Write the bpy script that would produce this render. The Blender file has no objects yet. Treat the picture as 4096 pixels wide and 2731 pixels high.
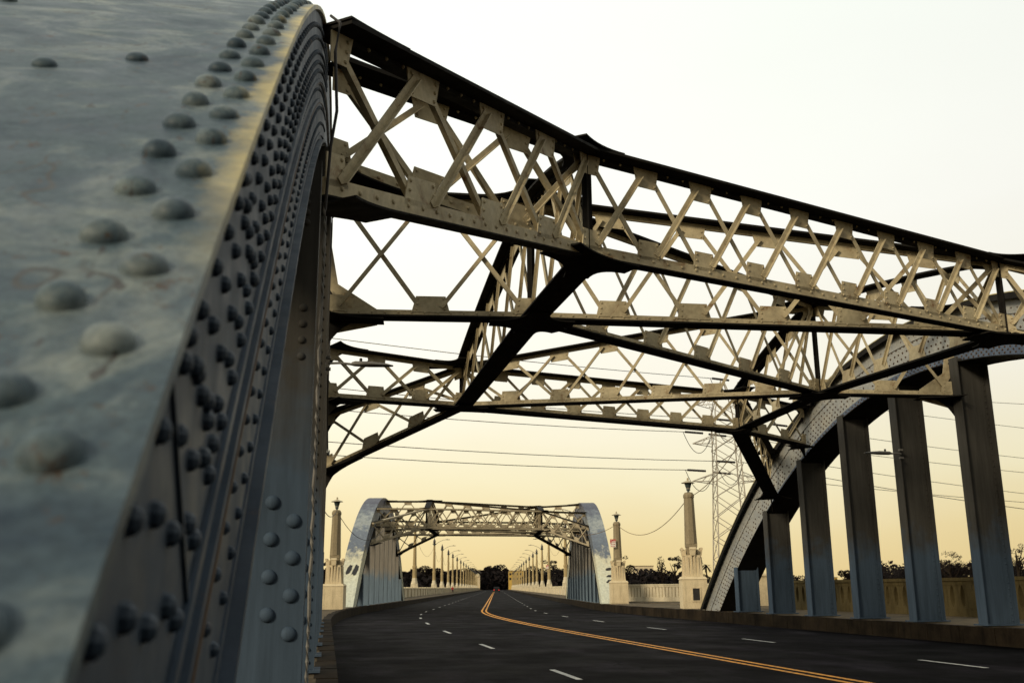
import bpy, math, random
from mathutils import Vector, Matrix
R = math.radians
rnd = random.Random(7)
scene = bpy.context.scene
COL = scene.collection

# ------------------------------------------------------------------ mesh helper
class MB:
    """collects shapes and links them as ONE mesh object"""
    def __init__(self):
        self.v = []; self.f = []; self.m = []
    def add(self, vs, fs, mi=0):
        o = len(self.v); self.v.extend([tuple(p) for p in vs])
        for f in fs:
            self.f.append([i + o for i in f]); self.m.append(mi)
    def hexa(self, b, t, mi=0):
        n = len(b)
        fs = [list(range(n - 1, -1, -1)), list(range(n, 2 * n))]
        for i in range(n):
            j = (i + 1) % n; fs.append([i, j, n + j, n + i])
        self.add(list(b) + list(t), fs, mi)
    def box(self, c, s, mi=0, rz=0.0):
        x, y, z = s[0] / 2, s[1] / 2, s[2] / 2
        ca, sa = math.cos(rz), math.sin(rz)
        def q(a, b, d): return (c[0] + a * ca - b * sa, c[1] + a * sa + b * ca, c[2] + d)
        self.hexa([q(-x, -y, -z), q(x, -y, -z), q(x, y, -z), q(-x, y, -z)],
                  [q(-x, -y, z), q(x, -y, z), q(x, y, z), q(-x, y, z)], mi)
    def frustum(self, c, z0, z1, a0, b0, a1, b1, mi=0, rz=0.0):
        ca, sa = math.cos(rz), math.sin(rz)
        def q(a, b, d): return (c[0] + a * ca - b * sa, c[1] + a * sa + b * ca, d)
        r = lambda a, b, z: [q(-a, -b, z), q(a, -b, z), q(a, b, z), q(-a, b, z)]
        self.hexa(r(a0 / 2, b0 / 2, z0), r(a1 / 2, b1 / 2, z1), mi)
    def bar(self, a, b, side, off0, off1, up, h0, h1, mi=0):
        """prism from a to b; spans off0..off1 along side, h0..h1 along up"""
        a, b, side, up = Vector(a), Vector(b), Vector(side), Vector(up)
        r = [(off0, h0), (off1, h0), (off1, h1), (off0, h1)]
        A = [a + side * p + up * q for p, q in r]; B = [b + side * p + up * q for p, q in r]
        self.add(A + B, [[3, 2, 1, 0], [4, 5, 6, 7], [0, 1, 5, 4], [1, 2, 6, 5], [2, 3, 7, 6], [3, 0, 4, 7]], mi)
    def poly(self, pts, nrm, t0, t1, mi=0):
        n = Vector(nrm)
        self.hexa([Vector(p) + n * t0 for p in pts], [Vector(p) + n * t1 for p in pts], mi)
    def tube(self, pts, r, n=6, mi=0, cap=True):
        pts = [Vector(p) for p in pts]; rings = []
        for i, p in enumerate(pts):
            t = (pts[min(i + 1, len(pts) - 1)] - pts[max(i - 1, 0)]).normalized()
            u = t.cross(Vector((0, 0, 1)))
            if u.length < 1e-3: u = t.cross(Vector((0, 1, 0)))
            u.normalize(); w = u.cross(t)
            rr = r[i] if isinstance(r, (list, tuple)) else r
            rings.append([p + (u * math.cos(k * 2 * math.pi / n) + w * math.sin(k * 2 * math.pi / n)) * rr for k in range(n)])
        vs = [q for g in rings for q in g]; fs = []
        for i in range(len(pts) - 1):
            for k in range(n):
                j = (k + 1) % n; fs.append([i * n + k, i * n + j, (i + 1) * n + j, (i + 1) * n + k])
        if cap:
            fs.append(list(range(n - 1, -1, -1))); fs.append([(len(pts) - 1) * n + k for k in range(n)])
        self.add(vs, fs, mi)
    def lathe(self, c, prof, n=12, mi=0, ph=0.0):
        vs = []; fs = []
        for r, z in prof:
            for k in range(n):
                a = ph + k * 2 * math.pi / n; vs.append((c[0] + r * math.cos(a), c[1] + r * math.sin(a), c[2] + z))
        m = len(prof)
        for i in range(m - 1):
            for k in range(n):
                j = (k + 1) % n; fs.append([i * n + k, i * n + j, (i + 1) * n + j, (i + 1) * n + k])
        fs.append(list(range(n - 1, -1, -1))); fs.append([(m - 1) * n + k for k in range(n)])
        self.add(vs, fs, mi)
    def dome(self, p, nrm, r, h, n=8, rings=2, mi=0):
        p, nrm = Vector(p), Vector(nrm).normalized()
        u = nrm.orthogonal().normalized(); w = nrm.cross(u)
        vs = []; fs = []
        for i in range(rings):
            a = i / rings * math.pi / 2
            rr, hh = r * math.cos(a), h * math.sin(a)
            for k in range(n):
                b = k * 2 * math.pi / n
                vs.append(p + (u * math.cos(b) + w * math.sin(b)) * rr + nrm * (hh - (0.004 if i == 0 else 0)))
        vs.append(p + nrm * h); top = len(vs) - 1
        for i in range(rings - 1):
            for k in range(n):
                j = (k + 1) % n; fs.append([i * n + k, i * n + j, (i + 1) * n + j, (i + 1) * n + k])
        for k in range(n): fs.append([(rings - 1) * n + k, (rings - 1) * n + (k + 1) % n, top])
        self.add(vs, fs, mi)
    def quad(self, a, b, c, d, mi=0): self.add([a, b, c, d], [[0, 1, 2, 3]], mi)
    def build(self, name, mats, parent=None, smooth=False, angle=None):
        me = bpy.data.meshes.new(name); me.from_pydata(self.v, [], self.f)
        if not isinstance(mats, (list, tuple)): mats = [mats]
        for m in mats: me.materials.append(m)
        if len(mats) > 1: me.polygons.foreach_set('material_index', self.m)
        if smooth: me.polygons.foreach_set('use_smooth', [True] * len(me.polygons))
        me.update(); me.validate()
        if smooth and angle: me.set_sharp_from_angle(angle=angle)
        o = bpy.data.objects.new(name, me); COL.objects.link(o)
        if parent: o.parent = parent
        return o

def tag(o, label=None, cat=None, group=None, kind=None):
    if label: o['label'] = label
    if cat: o['category'] = cat
    if group: o['group'] = group
    if kind: o['kind'] = kind
    return o
def empty(name, loc, rz, label, cat, group=None):
    o = bpy.data.objects.new(name, None); COL.objects.link(o)
    o.location = loc; o.rotation_euler = (0, 0, rz)
    return tag(o, label, cat, group)
def copy_tree(o, parent=None):
    c = o.copy(); COL.objects.link(c); c.parent = parent
    for ch in list(o.children): copy_tree(ch, c)
    return c

# ------------------------------------------------------------------ materials
def mat(name, build, **kw):
    m = bpy.data.materials.new(name); m.use_nodes = True
    nt = m.node_tree; b = nt.nodes['Principled BSDF']
    build(nt, b, **kw); return m
def nd(nt, t, **kw):
    n = nt.nodes.new(t)
    for k, v in kw.items(): setattr(n, k, v)
    return n
def coords(nt, scale=(1, 1, 1), kind='Object'):
    tc = nd(nt, 'ShaderNodeTexCoord'); mp = nd(nt, 'ShaderNodeMapping')
    mp.inputs['Scale'].default_value = scale
    nt.links.new(tc.outputs[kind], mp.inputs['Vector']); return mp.outputs['Vector']
def noise(nt, vec, scale, detail=5, rough=0.6, dist=0.0):
    n = nd(nt, 'ShaderNodeTexNoise'); n.inputs['Scale'].default_value = scale
    n.inputs['Detail'].default_value = detail; n.inputs['Roughness'].default_value = rough
    n.inputs['Distortion'].default_value = dist
    nt.links.new(vec, n.inputs['Vector']); return n.outputs['Fac']
def ramp(nt, fac, stops, interp='LINEAR'):
    r = nd(nt, 'ShaderNodeValToRGB'); r.color_ramp.interpolation = interp
    e = r.color_ramp.elements
    while len(e) < len(stops): e.new(0.5)
    for i, (p, c) in enumerate(stops):
        e[i].position = p
        c = (c, c, c) if isinstance(c, (int, float)) else c
        e[i].color = (*c[:3], 1)
    nt.links.new(fac, r.inputs['Fac']); return r.outputs['Color']
def mix(nt, fac, a, b, mode='MIX'):
    n = nd(nt, 'ShaderNodeMix', data_type='RGBA', blend_type=mode)
    for s, v in ((0, fac), (6, a), (7, b)):
        if isinstance(v, (int, float)): n.inputs[s].default_value = v
        elif isinstance(v, tuple): n.inputs[s].default_value = (*v, 1)
        else: nt.links.new(v, n.inputs[s])
    return n.outputs[2]
def bump(nt, b, h, strength=0.3, dist=0.01):
    n = nd(nt, 'ShaderNodeBump'); n.inputs['Strength'].default_value = strength; n.inputs['Distance'].default_value = dist
    nt.links.new(h, n.inputs['Height']); nt.links.new(n.outputs['Normal'], b.inputs['Normal'])
def height_z(nt):
    g = nd(nt, 'ShaderNodeNewGeometry'); s = nd(nt, 'ShaderNodeSeparateXYZ')
    nt.links.new(g.outputs['Position'], s.inputs[0]); return s.outputs['Z']
def math_(nt, op, a, b=None):
    n = nd(nt, 'ShaderNodeMath', operation=op)
    for i, v in enumerate((a, b)):
        if v is None: continue
        if isinstance(v, (int, float)): n.inputs[i].default_value = v
        else: nt.links.new(v, n.inputs[i])
    return n.outputs[0]

def b_steel(nt, b, c1, c2, rust=0.5, rcol=(0.16, 0.075, 0.025), rough=0.6, spot=0.62, spec=0.2):
    v = coords(nt)
    base = mix(nt, ramp(nt, noise(nt, v, 1.3, 6, 0.65), [(0.35, 0), (0.65, 1)]), c1, c2)
    grime = ramp(nt, noise(nt, v, 9, 6, 0.7), [(0.3, 0.62), (0.62, 1.0)])
    base = mix(nt, 0.8, base, grime, 'MULTIPLY')
    rm = ramp(nt, noise(nt, v, 2.6, 8, 0.72, 0.6), [(spot, 0), (spot + 0.13, 1)])
    rm = mix(nt, 1.0, rm, (rust, rust, rust), 'MULTIPLY')
    base = mix(nt, rm, base, rcol)
    nt.links.new(base, b.inputs['Base Color'])
    rg = ramp(nt, noise(nt, v, 5, 4), [(0.3, rough - 0.1), (0.7, rough + 0.15)])
    nt.links.new(rg, b.inputs['Roughness'])
    b.inputs['Specular IOR Level'].default_value = spec
    bump(nt, b, noise(nt, v, 26, 5, 0.6), 0.25, 0.004)
STEEL = mat('bracing_paint', b_steel, c1=(0.54, 0.46, 0.295), c2=(0.37, 0.305, 0.19), rust=0.95, rcol=(0.15, 0.065, 0.018), spot=0.575)
STEEL_FAR = mat('bracing_paint_far', b_steel, c1=(0.44, 0.37, 0.25), c2=(0.34, 0.285, 0.19), rust=0.5, spot=0.6)
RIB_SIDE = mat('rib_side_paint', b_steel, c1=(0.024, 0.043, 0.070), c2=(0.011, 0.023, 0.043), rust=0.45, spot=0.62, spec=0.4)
BLUESTEEL = mat('blue_grey_paint', b_steel, c1=(0.12, 0.15, 0.20), c2=(0.08, 0.105, 0.16), rust=0.3, spot=0.66)
RUSTY = mat('rusty_rivet', b_steel, c1=(0.10, 0.06, 0.035), c2=(0.06, 0.04, 0.03), rust=0.8)
SHADE_JOINT = mat('painted_shade_and_joint', b_steel, c1=(0.022, 0.02, 0.017), c2=(0.014, 0.013, 0.012), rust=0.35, spot=0.66, rough=0.75, spec=0.05)  # shade painted into chord, hub and rib plates; plain dark at road joints
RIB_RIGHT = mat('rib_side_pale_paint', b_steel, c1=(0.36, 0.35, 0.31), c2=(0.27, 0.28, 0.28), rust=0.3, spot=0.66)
IRON = mat('dark_iron', b_steel, c1=(0.03, 0.03, 0.03), c2=(0.02, 0.02, 0.02), rust=0.3)
GALV = mat('galvanised_steel', b_steel, c1=(0.2, 0.19, 0.17), c2=(0.15, 0.14, 0.13), rust=0.2)

def b_ribtop(nt, b, c1, c2, c3, edge=True):
    v = coords(nt); vs = coords(nt, (1.0, 0.35, 0.35))
    n1 = noise(nt, v, 3.0, 7, 0.7, 0.6)
    base = ramp(nt, n1, [(0.33, c1), (0.5, c2), (0.66, c3)])
    n2 = noise(nt, v, 6.5, 7, 0.7, 0.3)
    base = mix(nt, 0.75, base, ramp(nt, n2, [(0.3, (0.34, 0.40, 0.50)), (0.62, (1.0, 1.0, 0.98))]), 'MULTIPLY')
    # scuffs and scratches with a shape of their own
    wv = nd(nt, 'ShaderNodeTexVoronoi', feature='DISTANCE_TO_EDGE'); wv.inputs['Scale'].default_value = 1.4
    ds = nd(nt, 'ShaderNodeVectorMath', operation='MULTIPLY_ADD')
    nz = nd(nt, 'ShaderNodeTexNoise'); nz.inputs['Scale'].default_value = 2.2; nt.links.new(v, nz.inputs['Vector'])
    nt.links.new(nz.outputs['Color'], ds.inputs[0]); ds.inputs[1].default_value = (0.9, 0.9, 0.9); nt.links.new(vs, ds.inputs[2])
    nt.links.new(ds.outputs[0], wv.inputs['Vector'])
    scr = ramp(nt, wv.outputs['Distance'], [(0.0, 1), (0.009, 0)])
    gate = ramp(nt, noise(nt, v, 1.7, 3), [(0.5, 0), (0.56, 1)])
    base = mix(nt, mix(nt, 1.0, scr, gate, 'MULTIPLY'), base, (0.06, 0.055, 0.05))
    fl = ramp(nt, noise(nt, coords(nt, (1.0, .45, .45)), 34, 3, 0.5), [(0.665, 0), (0.70, 1)])
    fm = ramp(nt, noise(nt, v, 55, 6, 0.8), [(0.35, .72), (0.6, 1.08)])
    base = mix(nt, 1.0, base, fm, 'MULTIPLY')
    base = mix(nt, mix(nt, 1.0, fl, (0.8, 0.8, 0.8), 'MULTIPLY'), base, (0.05, 0.045, 0.045))
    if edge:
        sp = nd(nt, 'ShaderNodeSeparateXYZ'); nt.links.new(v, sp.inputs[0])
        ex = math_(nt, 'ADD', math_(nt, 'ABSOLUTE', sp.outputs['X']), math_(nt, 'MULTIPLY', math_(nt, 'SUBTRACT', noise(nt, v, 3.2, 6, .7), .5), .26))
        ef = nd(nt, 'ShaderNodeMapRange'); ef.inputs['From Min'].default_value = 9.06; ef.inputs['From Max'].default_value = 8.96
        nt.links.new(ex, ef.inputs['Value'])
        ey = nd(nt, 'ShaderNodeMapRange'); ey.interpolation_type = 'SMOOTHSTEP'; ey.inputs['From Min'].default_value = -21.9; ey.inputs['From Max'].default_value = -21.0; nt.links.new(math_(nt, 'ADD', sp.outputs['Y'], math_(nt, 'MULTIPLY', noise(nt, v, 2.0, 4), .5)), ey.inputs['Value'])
        base = mix(nt, math_(nt, 'MULTIPLY', ef.outputs[0], ey.outputs[0]), base, (.55, .44, .17))  # warm highlight along the inner edge, painted into the colour
        rs = ramp(nt, noise(nt, v, 9, 8, .78), [(.605, 0), (.66, .9)])
        base = mix(nt, rs, base, (.06, .035, .02))
    nt.links.new(base, b.inputs['Base Color'])
    nt.links.new(ramp(nt, n2, [(0.3, 0.42), (0.7, 0.66)]), b.inputs['Roughness'])
    b.inputs['Specular IOR Level'].default_value = 0.16
    bump(nt, b, noise(nt, v, 22, 4), 0.22, 0.004)
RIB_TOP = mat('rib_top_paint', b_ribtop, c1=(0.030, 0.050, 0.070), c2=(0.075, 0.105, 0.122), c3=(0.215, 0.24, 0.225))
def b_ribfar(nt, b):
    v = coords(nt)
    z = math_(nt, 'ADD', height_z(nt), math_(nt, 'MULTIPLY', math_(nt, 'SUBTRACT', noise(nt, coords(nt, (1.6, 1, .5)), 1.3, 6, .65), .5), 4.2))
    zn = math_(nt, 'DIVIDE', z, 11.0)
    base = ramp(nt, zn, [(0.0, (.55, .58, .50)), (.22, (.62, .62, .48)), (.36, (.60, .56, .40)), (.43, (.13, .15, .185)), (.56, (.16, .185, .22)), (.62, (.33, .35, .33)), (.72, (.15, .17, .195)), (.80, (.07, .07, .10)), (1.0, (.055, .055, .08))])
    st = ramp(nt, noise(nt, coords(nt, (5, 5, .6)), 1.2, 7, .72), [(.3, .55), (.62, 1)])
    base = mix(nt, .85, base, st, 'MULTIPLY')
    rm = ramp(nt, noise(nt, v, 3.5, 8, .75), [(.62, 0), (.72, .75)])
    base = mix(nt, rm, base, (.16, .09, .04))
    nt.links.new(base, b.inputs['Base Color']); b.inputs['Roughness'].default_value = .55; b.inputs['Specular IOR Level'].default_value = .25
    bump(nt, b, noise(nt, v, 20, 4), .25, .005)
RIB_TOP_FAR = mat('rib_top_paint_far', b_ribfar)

def b_hanger(nt, b, top, low, zlim=3.0, soft=0.5):
    v = coords(nt, (1, 1, 1))
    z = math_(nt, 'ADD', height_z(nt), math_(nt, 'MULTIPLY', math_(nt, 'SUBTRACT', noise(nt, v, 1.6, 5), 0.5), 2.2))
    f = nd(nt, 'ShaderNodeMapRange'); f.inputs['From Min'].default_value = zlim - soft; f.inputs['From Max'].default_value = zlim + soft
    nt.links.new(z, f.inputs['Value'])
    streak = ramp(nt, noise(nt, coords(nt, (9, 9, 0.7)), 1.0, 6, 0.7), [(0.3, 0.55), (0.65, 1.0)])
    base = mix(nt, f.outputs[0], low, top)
    base = mix(nt, 0.8, base, streak, 'MULTIPLY')
    rm = ramp(nt, noise(nt, v, 3.1, 8, 0.75), [(0.66, 0), (0.76, 0.7)])
    base = mix(nt, rm, base, (0.10, 0.05, 0.025))
    nt.links.new(base, b.inputs['Base Color']); b.inputs['Roughness'].default_value = 0.7; b.inputs['Specular IOR Level'].default_value = 0.1
    bump(nt, b, noise(nt, v, 20, 4), 0.2, 0.004)
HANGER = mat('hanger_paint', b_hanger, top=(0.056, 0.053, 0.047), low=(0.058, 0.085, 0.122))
HANGER_FAR = mat('hanger_paint_far', b_hanger, top=(0.24, 0.22, 0.19), low=(0.15, 0.20, 0.25))

def b_concrete(nt, b, c1, c2, stain=0.5, sc=1.0):
    v = coords(nt)
    base = mix(nt, ramp(nt, noise(nt, v, 0.9 * sc, 6, 0.65), [(0.35, 0), (0.7, 1)]), c1, c2)
    st = ramp(nt, noise(nt, coords(nt, (3, 3, 0.45)), 1.6 * sc, 7, 0.7), [(0.5, 1.0), (0.78, 1 - stain)])
    base = mix(nt, 0.9, base, st, 'MULTIPLY')
    sp = ramp(nt, noise(nt, v, 14 * sc, 5, 0.7), [(0.3, 0.75), (0.55, 1)])
    base = mix(nt, 0.8, base, sp, 'MULTIPLY')
    nt.links.new(base, b.inputs['Base Color']); b.inputs['Roughness'].default_value = 0.9
    b.inputs['Specular IOR Level'].default_value = 0.06
    bump(nt, b, noise(nt, v, 30 * sc, 5), 0.3, 0.006)
CONC = mat('pale_concrete', b_concrete, c1=(0.66, 0.55, 0.36), c2=(0.55, 0.45, 0.29), stain=0.45)
CONC_SHAFT = mat('weathered_concrete', b_concrete, c1=(0.30, 0.245, 0.155), c2=(0.22, 0.18, 0.115), stain=0.5)
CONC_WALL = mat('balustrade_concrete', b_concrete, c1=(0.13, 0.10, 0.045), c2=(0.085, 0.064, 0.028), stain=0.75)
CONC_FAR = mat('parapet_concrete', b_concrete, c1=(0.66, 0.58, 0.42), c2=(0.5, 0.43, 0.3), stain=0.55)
CONC_LAMP = mat('lamp_post_concrete', b_concrete, c1=(0.42, 0.32, 0.16), c2=(0.32, 0.25, 0.14), stain=0.4)
KERB = mat('kerb_concrete', b_concrete, c1=(0.03, 0.021, 0.012), c2=(0.005, 0.0035, 0.0022), stain=0.85)
WALK = mat('sidewalk_concrete', b_concrete, c1=(0.15, 0.115, 0.072), c2=(0.045, 0.034, 0.021), stain=0.6)

def b_asphalt(nt, b):
    v = coords(nt)
    n1 = noise(nt, coords(nt, (1.0, 0.3, 1)), 0.9, 6, 0.65)
    base = ramp(nt, n1, [(0.3, (0.0018, 0.0015, 0.0016)), (0.5, (0.0048, 0.0041, 0.0052)), (0.72, (0.018, 0.0155, 0.0195))])
    pt = ramp(nt, noise(nt, v, 0.16, 5, 0.6), [(0.42, 0.4), (0.6, 1.3)])
    base = mix(nt, 1.0, base, pt, 'MULTIPLY')
    sp = ramp(nt, noise(nt, v, 40, 3, 0.7), [(0.3, 0.6), (0.7, 1.35)])
    base = mix(nt, 1.0, base, sp, 'MULTIPLY')
    vo = nd(nt, 'ShaderNodeTexVoronoi', feature='DISTANCE_TO_EDGE'); vo.inputs['Scale'].default_value = 0.28
    ds = nd(nt, 'ShaderNodeVectorMath', operation='MULTIPLY_ADD')
    nz = nd(nt, 'ShaderNodeTexNoise'); nz.inputs['Scale'].default_value = 0.8; nz.inputs['Detail'].default_value = 6
    nt.links.new(v, nz.inputs['Vector']); nt.links.new(nz.outputs['Color'], ds.inputs[0])
    ds.inputs[1].default_value = (1.6, 1.6, 0); nt.links.new(v, ds.inputs[2]); nt.links.new(ds.outputs[0], vo.inputs['Vector'])
    cr = ramp(nt, vo.outputs['Distance'], [(0.0, 1), (0.012, 0)])
    base = mix(nt, cr, base, (0.0012, 0.001, 0.001))
    nt.links.new(base, b.inputs['Base Color'])
    nt.links.new(ramp(nt, noise(nt, v, 0.5, 4), [(0.35, 0.7), (0.65, 0.88)]), b.inputs['Roughness'])
    b.inputs['Specular IOR Level'].default_value = 0.015
    bump(nt, b, noise(nt, v, 55, 3), 0.4, 0.006)
ASPHALT = mat('asphalt', b_asphalt)
def b_paint(nt, b, c):
    v = coords(nt)
    w = ramp(nt, noise(nt, v, 7, 6, 0.75), [(0.36, (0.03, 0.028, 0.026)), (0.5, c)])
    nt.links.new(w, b.inputs['Base Color']); b.inputs['Roughness'].default_value = 0.75
WHITE_LINE = mat('white_road_paint', b_paint, c=(0.46, 0.45, 0.42))
YELLOW_LINE = mat('yellow_road_paint', b_paint, c=(0.75, 0.30, 0.005))
def b_plain(nt, b, c, rough=0.7, var=0.3, sc=3.0, metal=0.0, spec=0.4):
    v = coords(nt)
    w = ramp(nt, noise(nt, v, sc, 5, 0.65), [(0.3, tuple(x * (1 - var) for x in c)), (0.7, tuple(min(1, x * (1 + var)) for x in c))])
    nt.links.new(w, b.inputs['Base Color']); b.inputs['Roughness'].default_value = rough
    b.inputs['Metallic'].default_value = metal; b.inputs['Specular IOR Level'].default_value = spec
SOIL = mat('dark_soil', b_plain, c=(0.02, 0.017, 0.012), sc=0.05, rough=0.95, spec=0.0)
LEAF = mat('dark_leaves', b_plain, c=(0.012, 0.0095, 0.009), sc=0.4, rough=0.9, var=0.5, spec=0.05)
LEAF_B = mat('grey_leaves', b_plain, c=(0.035, 0.032, 0.028), sc=0.4, rough=0.9, var=0.5, spec=0.05)
BARK = mat('bark', b_plain, c=(0.02, 0.015, 0.011), rough=0.95, spec=0.05)
CABLE = mat('cable_rubber', b_plain, c=(0.03, 0.026, 0.024), rough=0.7)
CABLE_P = mat('cable_weathered', b_plain, c=(0.16, 0.10, 0.05), rough=0.8)
PORC = mat('brown_porcelain', b_plain, c=(0.02, 0.014, 0.012), rough=0.35)
TOWER = mat('tower_steel', b_plain, c=(0.36, 0.32, 0.26), rough=0.6, var=0.25)
GLASS = mat('lantern_glass', b_plain, c=(0.22, 0.20, 0.16), rough=0.25)
HATM = mat('lantern_hat_paint', b_plain, c=(0.40, 0.34, 0.22), rough=0.6)
LANT = mat('lantern_dark_metal', b_plain, c=(0.03, 0.045, 0.045), rough=0.5)
SIGN_W = mat('sign_white', b_plain, c=(0.75, 0.70, 0.62), rough=0.5, var=0.1)
SIGN_R = mat('sign_red', b_plain, c=(0.48, 0.012, 0.015), rough=0.5, var=0.15)
CARBLACK = mat('black_car_paint', b_plain, c=(0.006, 0.006, 0.007), rough=0.3, var=0.2)
CARGLASS = mat('car_glass', b_plain, c=(0.012, 0.013, 0.015), rough=0.1)
TYRE = mat('tyre_rubber', b_plain, c=(0.008, 0.008, 0.008), rough=0.9)
CARWHITE = mat('white_car_paint', b_plain, c=(0.75, 0.74, 0.7), rough=0.35, var=0.05)
RED_CLOTH = mat('red_cloth', b_plain, c=(0.32, 0.02, 0.015), rough=0.9)
DARK_CLOTH = mat('dark_cloth', b_plain, c=(0.02, 0.02, 0.028), rough=0.9)
SKIN = mat('skin', b_plain, c=(0.28, 0.15, 0.09), rough=0.6, var=0.1)
HAIR = mat('dark_hair', b_plain, c=(0.012, 0.009, 0.007), rough=0.7)
STUCCO_Y = mat('yellow_stucco', b_plain, c=(0.48, 0.31, 0.07), rough=0.9, var=0.15, sc=0.3)
STUCCO_W = mat('cream_stucco', b_plain, c=(0.6, 0.5, 0.33), rough=0.9, var=0.15, sc=0.3)
ROOFM = mat('roof_tar', b_plain, c=(0.12, 0.08, 0.05), rough=0.9)
WINDOWM = mat('window_glass', b_plain, c=(0.02, 0.02, 0.022), rough=0.2)
STAINM = mat('overpaint_black', b_plain, c=(0.016, 0.014, 0.013), rough=0.7, var=0.4, sc=12)
def b_tail(nt, b):
    b.inputs['Base Color'].default_value = (0.5, 0.01, 0.01, 1)
    b.inputs['Emission Color'].default_value = (1, 0.03, 0.02, 1); b.inputs['Emission Strength'].default_value = 1.2
TAIL = mat('tail_light_red', b_tail)

# ------------------------------------------------------------------ camera (36 mm wide sensor)
cam = bpy.data.cameras.new('camera'); co = bpy.data.objects.new('camera', cam); COL.objects.link(co)
pitch, yaw, roll = R(13.930), R(10.365), R(-0.443)
fw = Vector((math.sin(yaw) * math.cos(pitch), math.cos(yaw) * math.cos(pitch), math.sin(pitch)))
r0 = Vector((math.cos(yaw), -math.sin(yaw), 0)); u0 = r0.cross(fw)
rr = r0 * math.cos(roll) + u0 * math.sin(roll); uu = -r0 * math.sin(roll) + u0 * math.cos(roll)
co.matrix_world = Matrix(((rr.x, uu.x, -fw.x, 0), (rr.y, uu.y, -fw.y, 0), (rr.z, uu.z, -fw.z, 1.734), (0, 0, 0, 1)))
cam.sensor_width = 36; cam.lens = 36 * 2277.5 / 2352
cam.clip_start = 0.05; cam.clip_end = 6000
cam.dof.use_dof = True; cam.dof.focus_distance = 17.0; cam.dof.aperture_fstop = 4.0
scene.camera = co

# ------------------------------------------------------------------ road alignment
ANG = R(9.36); TX, TY = 8.8, 59.2          # the road bends to the right between the two spans
TL = 22.0; RAD = TL / math.tan(ANG / 2)
DIR = Vector((math.sin(ANG), math.cos(ANG), 0)); NOR = Vector((math.cos(ANG), -math.sin(ANG), 0))
def road(s, off=0.0):
    """point at chainage s (= world Y on the near straight), offset to the right"""
    s0 = TY - TL; arc = RAD * ANG
    if s < s0: p, a = Vector((TX, s, 0)), 0.0
    elif s < s0 + arc:
        a = (s - s0) / RAD
        p = Vector((TX + RAD * (1 - math.cos(a)), s0 + RAD * math.sin(a), 0))
    else:
        a = ANG; p = Vector((TX, TY, 0)) + DIR * (TL + s - s0 - arc)
    q = p + Vector((math.cos(a), -math.sin(a), 0)) * off
    t = min(1, max(0, (s - 42) / 50.0)); q.z = 0.15 * (1 - t * t * (3 - 2 * t))
    return q
def srange(a, b):
    out = [a]; s = a
    while s < b:
        st = 1.5 if 34 < s < 84 else (4.0 if s < 130 else 15.0)
        s = min(b, s + st); out.append(s)
    return out
def ribbon(mb, a, b, o0, o1, z0=0.0, z1=None, mi=0):
    z1 = z0 if z1 is None else z1
    ss = srange(a, b)
    for i in range(len(ss) - 1):
        p = road(ss[i], o0); q = road(ss[i], o1); r = road(ss[i + 1], o1); t = road(ss[i + 1], o0)
        p.z += z0; t.z += z0; q.z += z1; r.z += z1
        mb.quad(p, q, r, t, mi)
def strip_solid(mb, a, b, o0, o1, z0, z1, mi=0):
    ss = srange(a, b); n = len(ss); vs = []
    for s in ss:
        for o, z in ((o0, z0), (o1, z0), (o1, z1), (o0, z1)):
            p = road(s, o); p.z += z; vs.append(p)
    fs = [[3, 2, 1, 0], [4 * (n - 1) + k for k in range(4)]]
    for i in range(n - 1):
        for k in range(4):
            j = (k + 1) % 4; fs.append([4 * i + k, 4 * i + j, 4 * i + 4 + j, 4 * i + 4 + k])
    mb.add(vs, fs, mi)

mb = MB(); ribbon(mb, -25, 1150, -8.62, 8.62)
tag(mb.build('road', ASPHALT), kind='structure')
for side, nm in ((-1, 'left'), (1, 'right')):
    mb = MB()
    for s in srange(-25, 118)[:-1]:
        pass
    # kerb in cast lengths
    s = -25.0; k = 0
    while s < 760:
        ln = 1.55 if s < 118 else 12.0
        o0, o1 = sorted((side * 8.62, side * (8.92 + 0.012 * ((k * 7) % 3))))
        strip_solid(mb, s + 0.012, s + ln - 0.012, o0, o1, -0.3, 0.468 + 0.006 * ((k * 5) % 4 - 1.5)); s += ln; k += 1
    tag(mb.build('kerb', KERB), kind='structure')
    mb = MB(); o0, o1 = sorted((side * 8.90, side * 13.9)); strip_solid(mb, -25, 118, o0, o1, -0.25, 0.462)
    o0, o1 = sorted((side * 8.90, side * 13.0)); strip_solid(mb, 118, 760, o0, o1, -0.25, 0.452)
    if side > 0: mb.hexa([(22.6, 46, .1), (28.6, 54, .1), (28.8, 80, .1), (25.2, 88, .1)], [(22.6, 46, .6), (28.6, 54, .6), (28.8, 80, .56), (25.2, 88, .5)])
    tag(mb.build('sidewalk', WALK), kind='structure')
# markings
mb = MB()
for o, s in ((-4.35, 8.3), (3.9, 8.7)):
    while s < 640:
        ribbon(mb, s, s + 2.3, o - 0.06, o + 0.06, 0.004); s += 9.6
lane = tag(mb.build('lane_marking', WHITE_LINE), kind='structure')
mb = MB()
ribbon(mb, -20, 700, -0.22, -0.09, 0.004); ribbon(mb, -20, 700, 0.09, 0.22, 0.004)
tag(mb.build('lane_marking', YELLOW_LINE), kind='structure')
mb = MB()
for q in (47.2, 47.9, 76.0, 76.7): ribbon(mb, q, q + .16, -8.6, 8.6, 0.0025)
tag(mb.build('road_joint', SHADE_JOINT), kind='structure')
# deck slab below, ground and river bed
mb = MB(); strip_solid(mb, -25, 760, -14.2, 14.2, -1.6, -0.31)
tag(mb.build('bridge_deck_surface', CONC_WALL), kind='structure')
mb = MB(); mb.quad((-3500, -800, -7), (3500, -800, -7), (3500, 4500, -7), (-3500, 4500, -7))
tag(mb.build('ground', SOIL), kind='structure')

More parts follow.
